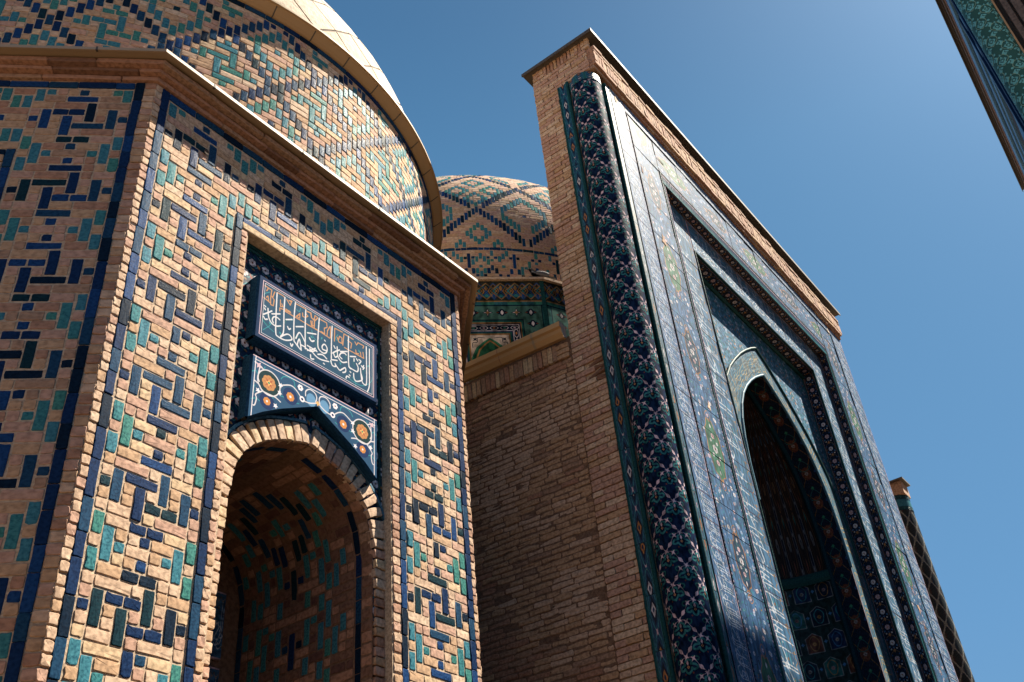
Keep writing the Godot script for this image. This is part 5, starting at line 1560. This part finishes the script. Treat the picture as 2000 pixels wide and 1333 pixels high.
	for q in range(0, cols, 12):
		for t in [[0, 4, 1, 2], [1, 3, 1, 2], [2, 2, 1, 1], [11, 3, 1, 2], [10, 2, 1, 1], [6, 5, 1, 5], [5, 3, 1, 2], [7, 3, 1, 2], [4, 2, 1, 1], [8, 2, 1, 1], [5, 8, 1, 1], [7, 8, 1, 1], [1, 8, 1, 1], [11, 8, 1, 1]]: l.append(["b", q + t[0], t[1], t[2], t[3]])
		for t in [[0, 9, 1, 2], [0, 7, 1, 1], [3, 5, 1, 1], [9, 5, 1, 1]]: l.append(["t", q + t[0], t[1], t[2], t[3]])
	var N := 13
	var cx0 := 104; var ry := 38                            # a crossing of the lozenge net
	for q in cols:
		for r in range(13, rows):
			for fam in [-1, 1]:
				if posmod((r - ry) - fam * (q - cx0), 2 * N) == 0: l.append(["b", q, r, 1, 3])
	for i in range(-12, 13):
		for j in range(-3, 5):
			if posmod(i + j, 2) == 0: continue
			var cc := cx0 + i * N; var rr := ry + j * N
			if posmod(i, 2) == 0:
				for k in 7:                                  # a double chevron diamond
					for s in ([0] if k == 0 else [-1, 1]):
						l.append(["t", cc + s * k, rr + 6 - k, 1, 3])
						if k > 1: l.append(["t", cc + s * k, rr - 9 + k, 1, 3])
				l.append(["b", cc, rr - 1, 1, 1])
			else:
				for d in [[0, 5], [-5, -1], [5, -1], [0, -6]]:
					for k in 4:
						for s in ([0] if k == 0 else [-1, 1]):
							l.append(["t", cc + d[0] + s * k, rr + d[1] + 2 - k, 1, 2]); l.append(["t", cc + d[0] + s * k, rr + d[1] - 4 + k, 1, 2])
	var place := func(q: float, r: float, wc: float, hr: float) -> Transform3D:
		var want: float = 0.06 + (r + hr / 2.0) * rp
		var i := 0
		while i < arc_len.size() - 2 and arc_len[i + 1] < want: i += 1
		var t: float = (want - arc_len[i]) / (arc_len[i + 1] - arc_len[i])
		var rad: float = lerpf(prof[i][0], prof[i + 1][0], t); var y: float = lerpf(prof[i][1], prof[i + 1][1], t)
		var sl := Vector2(prof[i + 1][0] - prof[i][0], prof[i + 1][1] - prof[i][1]).normalized()
		var a: float = face.call(q + wc / 2.0, 0.0)
		var rdir := Vector3(sin(a), 0, cos(a)); var U := Vector3(cos(a), 0, -sin(a))
		var Vv := (rdir * sl.x + Vector3(0, sl.y, 0)).normalized()
		var x := Transform3D(Basis(U, Vv, U.cross(Vv)), o3 + rdir * rad + Vector3(0, y, 0))
		x = jit(x, 0, 0, rng.randf_range(0.002, 0.006), 0.003, 0.008)
		x.basis.x *= rad / 4.05
		return x
	var none := func(_c: int, _r: int) -> bool: return false
	lay(l, cols, rows, cp, rp, place, none, ["dome_brick", "dome_blue_tile", "dome_turquoise_tile"], 0.007, ["buff", "rose", "tan", "rose"], 0.02)
	commit(root, {"brick": "brickwork", "dome_brick": "dome_brickwork", "dome_blue_tile": "dome_blue_tilework", "dome_turquoise_tile": "dome_turquoise_tilework"})
# ------------------------------------------------------------------ beyond and beside
func far_portal() -> void:
	var root := thing("far_portal", Vector3(19.0, 0, -4.6), "portal beyond, with brown lozenge-net corner column, seen past the blue portal's right edge", "portal")
	var c := P(17.0, 0, -3.80)
	put("corner_column", lathe([[0.24, -1.6, 24.0], [0.22, 7.36, 0.0]], 40, -PI, PI, c, 7.0), M.net_print, root)
	put("column_band", lathe([[0.222, 7.36], [0.222, 7.64]], 40, -PI, PI, c), M.lagoon, root)
	put("fret_band", lathe([[0.226, 7.35, 1.0], [0.226, 7.42, 0.0]], 40, -PI, PI, c, 14.0), M.fret_print, root)
	put("fret_band", lathe([[0.226, 7.56, 1.0], [0.226, 7.645, 0.0]], 40, -PI, PI, c, 14.0), M.fret_print, root)
	var w := MB.new()
	w.box(P(16.98, -1.6, -9.0), Vector3(0, 0, 5.15), Vector3(0, 9.2, 0), Vector3(0.20, 0, 0))
	put("wall_core", w.mesh(), M.tan, root)
	var k := MB.new()
	k.box(P(16.79, 7.64, -9.0), Vector3(0, 0, 5.43), Vector3(0, 0.24, 0), Vector3(0.34, 0, 0))
	put("brick_cap", k.mesh(), M.old, root)
	var m := MB.new()
	m.box(P(16.74, 7.88, -9.0), Vector3(0, 0, 5.49), Vector3(0, 0.03, 0), Vector3(0.42, 0, 0))
	put("metal_cap", m.mesh(), M.dark_metal, root)

func near_portal() -> void:
	var root := thing("lane_portal", Vector3(10.3, 0, 1.6), "portal overhead at the top right with carved turquoise column and brown cornice", "portal")
	var c := P(10.28, 0, 0.715)
	put("carved_column", lathe([[0.185, -1.6, 40.0], [0.185, 12.9, 0.0]], 48, -PI, PI, c, 4.0), M.carved_print, root)
	# brick corner beside the column: a thin orange fillet, a dark groove, stepped brown piers
	for q in [[10.20, 0.872, 0.030, "gutter_paint"], [10.30, 0.90, 0.06, "dark_metal"], [10.14, 0.955, 0.065, "bark"], [10.19, 1.02, 0.03, "bark_dark"], [10.11, 1.05, 0.09, "bark"], [10.16, 1.14, 0.04, "bark_dark"], [10.09, 1.18, 1.2, "bark"]]:
		var b := MB.new()
		b.box(P(q[0], -1.6, q[1]), Vector3(0, 0, q[2]), Vector3(0, 14.5, 0), Vector3(0.4, 0, 0))
		put("corner_pier", b.mesh(), M[q[3]], root)
	var lw := MB.new()                                    # unseen wall behind the viewer, added to cut light on shaded faces
	lw.box(P(10.0, -1.6, 1.3), Vector3(-26.0, 0, 0), Vector3(0, 5.2, 0), Vector3(0, 0, 1.2))
	put("unseen_lane_wall", lw.mesh(), M.old, root)
	# front, turned a little: it looks across the lane
	var U := Vector3(-1, 0, 0.023).normalized(); var W := Vector3(-0.023, 0, -1).normalized()
	var o := P(17.6, 0, 0.42)
	var f := frame(o, U, W)
	var L := 7.2
	var core := MB.new()
	core.box(f * Vector3(0, -1.6, -0.04), U * L, Vector3(0, 14.4, 0), -W * 1.2)
	put("wall_core", core.mesh(), M.umber, root)
	# horizontal tile bands, from the cornice down
	for q in [[12.14, 12.62, 0.03, "sky_glaze"], [11.62, 12.12, 0.0, "ink"], [11.50, 11.60, 0.02, "pink_brick"], [11.20, 11.48, 0.03, "sky_glaze"], [10.86, 11.18, 0.0, "ink"], [10.62, 10.84, 0.03, "sky_glaze"], [10.0, 10.60, 0.0, "bark_dark"], [9.6, 9.98, 0.02, "sky_glaze"]]:
		var b := MB.new()
		var n := 12
		for i in n:
			b.box(f * Vector3(L * i / n + 0.003, q[0], q[2]), U * (L / n - 0.006), Vector3(0, q[1] - q[0], 0), -W * 0.06)
		put("tile_band", b.mesh(), M[q[3]], root)
	# upright frames next to the column
	for q in [[L - 0.42, 0.10, 0.05, "navy"], [L - 0.31, 0.06, 0.055, "sky_glaze"], [L - 0.24, 0.12, 0.06, "navy"], [L - 1.0, 0.07, 0.05, "sky_glaze"], [L - 0.92, 0.10, 0.05, "navy"]]:
		var b := MB.new()
		b.box(f * Vector3(q[0], -1.6, q[2]), U * q[1], Vector3(0, 13.1, 0), -W * 0.1)
		put("upright_frame", b.mesh(), M[q[3]], root)
	var pk := MB.new()
	pk.box(f * Vector3(L - 0.10, 11.0, 0.03), U * 0.07, Vector3(0, 0.7, 0), -W * 0.05)
	put("bare_patch", pk.mesh(), M.pink_brick, root)
	for q in [[12.66, 12.86, 0.035, "umber"], [12.87, 13.02, 0.06, "bark"], [13.03, 13.10, 0.085, "bark_dark"]]:
		var b := MB.new()
		b.box(f * Vector3(-0.1, q[0], q[2]), U * (L + 0.3), Vector3(0, q[1] - q[0], 0), -W * 0.4)
		put("cornice_course", b.mesh(), M[q[3]], root)
	var m := MB.new()
	m.box(f * Vector3(-0.15, 13.13, 0.135), U * (L + 0.4), Vector3(0, 0.03, 0), -W * 1.6)
	m.box(f * Vector3(-0.15, 13.09, 0.135), U * (L + 0.4), Vector3(0, 0.04, 0), -W * 0.012)
	put("metal_cap", m.mesh(), M.dark_metal, root)

# ------------------------------------------------------------------ the pigeon on the ledge
func ellip(mb: MB, c: Vector3, ax: Vector3, ay: Vector3, az: Vector3) -> void:
	var n := 10; var m := 8
	for i in m:
		for k in n:
			var q := []; var nn := []
			for e in [[i, k], [i, k + 1], [i + 1, k + 1], [i + 1, k]]:
				var f: float = -PI / 2 + PI * e[0] / m; var a: float = TAU * e[1] / n
				var d := Vector3(cos(f) * sin(a), sin(f), cos(f) * cos(a))
				q.append(c + ax * d.x + ay * d.y + az * d.z)
				nn.append((ax.normalized() * d.x / ax.length() + ay.normalized() * d.y / ay.length() + az.normalized() * d.z / az.length()).normalized())
			mb.squad(q, nn, [Vector2.ZERO, Vector2.ZERO, Vector2.ZERO, Vector2.ZERO])

func pigeon() -> void:
	# perched on the ledge corner, head up on the left, tail down to the right
	var at := Vector3(9.13, 8.945 + EYE, -5.66)
	var root := thing("pigeon", at, "grey pigeon perched on the ledge below the far dome, tail to the right", "bird")
	ORG = Vector3.ZERO
	var r := Vector3(0.62, 0, 0.78); var u := Vector3.UP; var w := Vector3(-0.78, 0, 0.62)
	var X := func(a: float, b: float, c: float) -> Vector3: return r * a + u * b + w * c
	var body := MB.new()
	# one continuous skin: rings along the spine from tail root to beak
	var spine := [[0.125, 0.075, 0.022, 0.016], [0.09, 0.082, 0.045, 0.036], [0.03, 0.098, 0.060, 0.056], [-0.03, 0.122, 0.060, 0.060], [-0.075, 0.152, 0.046, 0.046], [-0.098, 0.185, 0.030, 0.030], [-0.108, 0.212, 0.026, 0.027], [-0.122, 0.232, 0.024, 0.025], [-0.142, 0.236, 0.014, 0.014], [-0.152, 0.233, 0.004, 0.004]]
	var n := 12
	for i in spine.size() - 1:
		var p: Array = spine[i]; var q: Array = spine[i + 1]
		var t := Vector2(q[0] - p[0], q[1] - p[1]).normalized(); var side := Vector2(-t.y, t.x)
		for k in n:
			var quad := []; var nn := []
			for e in [[p, k], [p, k + 1], [q, k + 1], [q, k]]:
				var a: float = TAU * e[1] / n
				var s: Array = e[0]
				quad.append(X.call(s[0] + side.x * cos(a) * s[3], s[1] + side.y * cos(a) * s[3], sin(a) * s[2]))
				nn.append(X.call(side.x * cos(a), side.y * cos(a), sin(a)).normalized())
			body.squad([quad[3], quad[2], quad[1], quad[0]], [nn[3], nn[2], nn[1], nn[0]], [Vector2.ZERO, Vector2.ZERO, Vector2.ZERO, Vector2.ZERO])
	put("body", body.mesh(), M.feather, root)
	for s in [-1.0, 1.0]:
		var wg := MB.new()
		ellip(wg, X.call(0.035, 0.105, s * 0.052), X.call(0.105, -0.030, 0), X.call(0.012, 0.040, 0), X.call(0, 0, 0.014))
		put("wing", wg.mesh(), M.feather_pale, root)
		var ey := MB.new()
		ellip(ey, X.call(-0.124, 0.236, s * 0.022), X.call(0.004, 0, 0), X.call(0, 0.004, 0), X.call(0, 0, 0.003))
		put("eye", ey.mesh(), M.gutter_paint, root)
		var lg := bar(root, "leg", "feet", X.call(0.0, 0.06, s * 0.022), X.call(-0.004, 0.006, s * 0.024), 0.0045, 6)
		for d in [-0.35, 0.0, 0.35, PI]:
			bar(lg, "toe", "feet", X.call(-0.004, 0.005, s * 0.024), X.call(-0.004 - cos(d) * 0.026, 0.004, s * 0.024 + sin(d) * 0.02), 0.003, 5)
	var tl := MB.new()
	tl.box(X.call(0.10, 0.062, 0.03), r * 0.12 + u * -0.035, w * -0.06, u * 0.012)
	put("tail", tl.mesh(), M.feather, root)
	bar(root, "beak", "beak", X.call(-0.148, 0.234, 0), X.call(-0.168, 0.227, 0), 0.005, 6)

func ground() -> void:
	ORG = Vector3(0, -EYE, 0)
	var e := MeshInstance3D.new(); e.name = "ground"
	var pm := PlaneMesh.new(); pm.size = Vector2(600, 600); e.mesh = pm; e.material_override = M.earth; e.position = Vector3(0, -0.01, 0)
	e.set_meta("kind", "structure"); add_child(e)
	var pv := MeshInstance3D.new(); pv.name = "pavement"
	var p2 := PlaneMesh.new(); p2.size = Vector2(60, 4.6); pv.mesh = p2; pv.material_override = M.paving; pv.position = Vector3(8, 0.0, -1.5)
	pv.set_meta("kind", "structure"); add_child(pv)

const EXPOSURE := 3.6
# clear air: paler towards the horizon, with the sun's aureole; values as the photograph shows them, before exposure
func clear_sky(to_sun: Vector3, exposure: float) -> ImageTexture:
	var w := 512; var h := 256
	var im := Image.create_empty(w, h, false, Image.FORMAT_RGBF)
	var stops := [[0.0, Vector3(.20, .40, .64)], [0.29, Vector3(.144, .342, .615)], [0.70, Vector3(.086, .246, .465)], [0.82, Vector3(.058, .174, .352)], [1.0, Vector3(.052, .155, .31)]]
	for y in h:
		var el := PI / 2 - PI * (y + 0.5) / h
		var s := maxf(sin(el), 0.0)
		var base := Vector3.ZERO
		for i in 4:
			if s >= stops[i][0]: base = (stops[i][1] as Vector3).lerp(stops[i + 1][1], (s - stops[i][0]) / (stops[i + 1][0] - stops[i][0]))
		for x in w:
			var a := TAU * (x + 0.5) / w
			var d := Vector3(sin(a) * cos(el), sin(el), -cos(a) * cos(el))
			var t := rad_to_deg(acos(clampf(d.dot(to_sun), -1, 1)))
			var c := base + Vector3(.75, .88, 1.05) * (2.45 * exp(-t / 8.7)) if el > 0 else Vector3(.16, .13, .10)
			c /= exposure
			im.set_pixel(x, y, Color(c.x, c.y, c.z))
	return ImageTexture.create_from_image(im)

func _ready() -> void:
	rng.seed = 20240611
	cam = Camera3D.new(); cam.name = "camera"
	cam.rotation_order = EULER_ORDER_YXZ
	cam.rotation_degrees = Vector3(36.577, -55.625, -5.877)
	cam.position = Vector3(0, EYE, 0)
	cam.fov = 37.93; cam.near = 0.1; cam.far = 1500.0
	add_child(cam); cam.current = true
	cam_x = Transform3D(cam.basis, cam.position)
	var env := Environment.new()
	var sky := Sky.new(); var sm := PanoramaSkyMaterial.new()
	sm.panorama = clear_sky(Vector3(.490, .817, .305).normalized(), EXPOSURE)
	sky.sky_material = sm
	env.background_mode = Environment.BG_SKY; env.sky = sky
	env.tonemap_mode = Environment.TONE_MAPPER_LINEAR; env.tonemap_exposure = EXPOSURE
	env.sdfgi_enabled = true; env.ssao_enabled = true; env.ssil_enabled = true
	var we := WorldEnvironment.new(); we.name = "world_environment"; we.environment = env; add_child(we)
	var sun := DirectionalLight3D.new(); sun.name = "sun"
	sun.light_color = Color(1.0, 0.955, 0.88); sun.light_energy = 1.6; sun.light_angular_distance = 0.5; sun.shadow_enabled = true
	add_child(sun); sun.look_at_from_position(Vector3.ZERO, -Vector3(.490, .817, .305), Vector3.UP)
	materials()
	ground()
	mausoleum()
	portal()
	domed_mausoleum()
	far_portal()
	near_portal()
	pigeon()
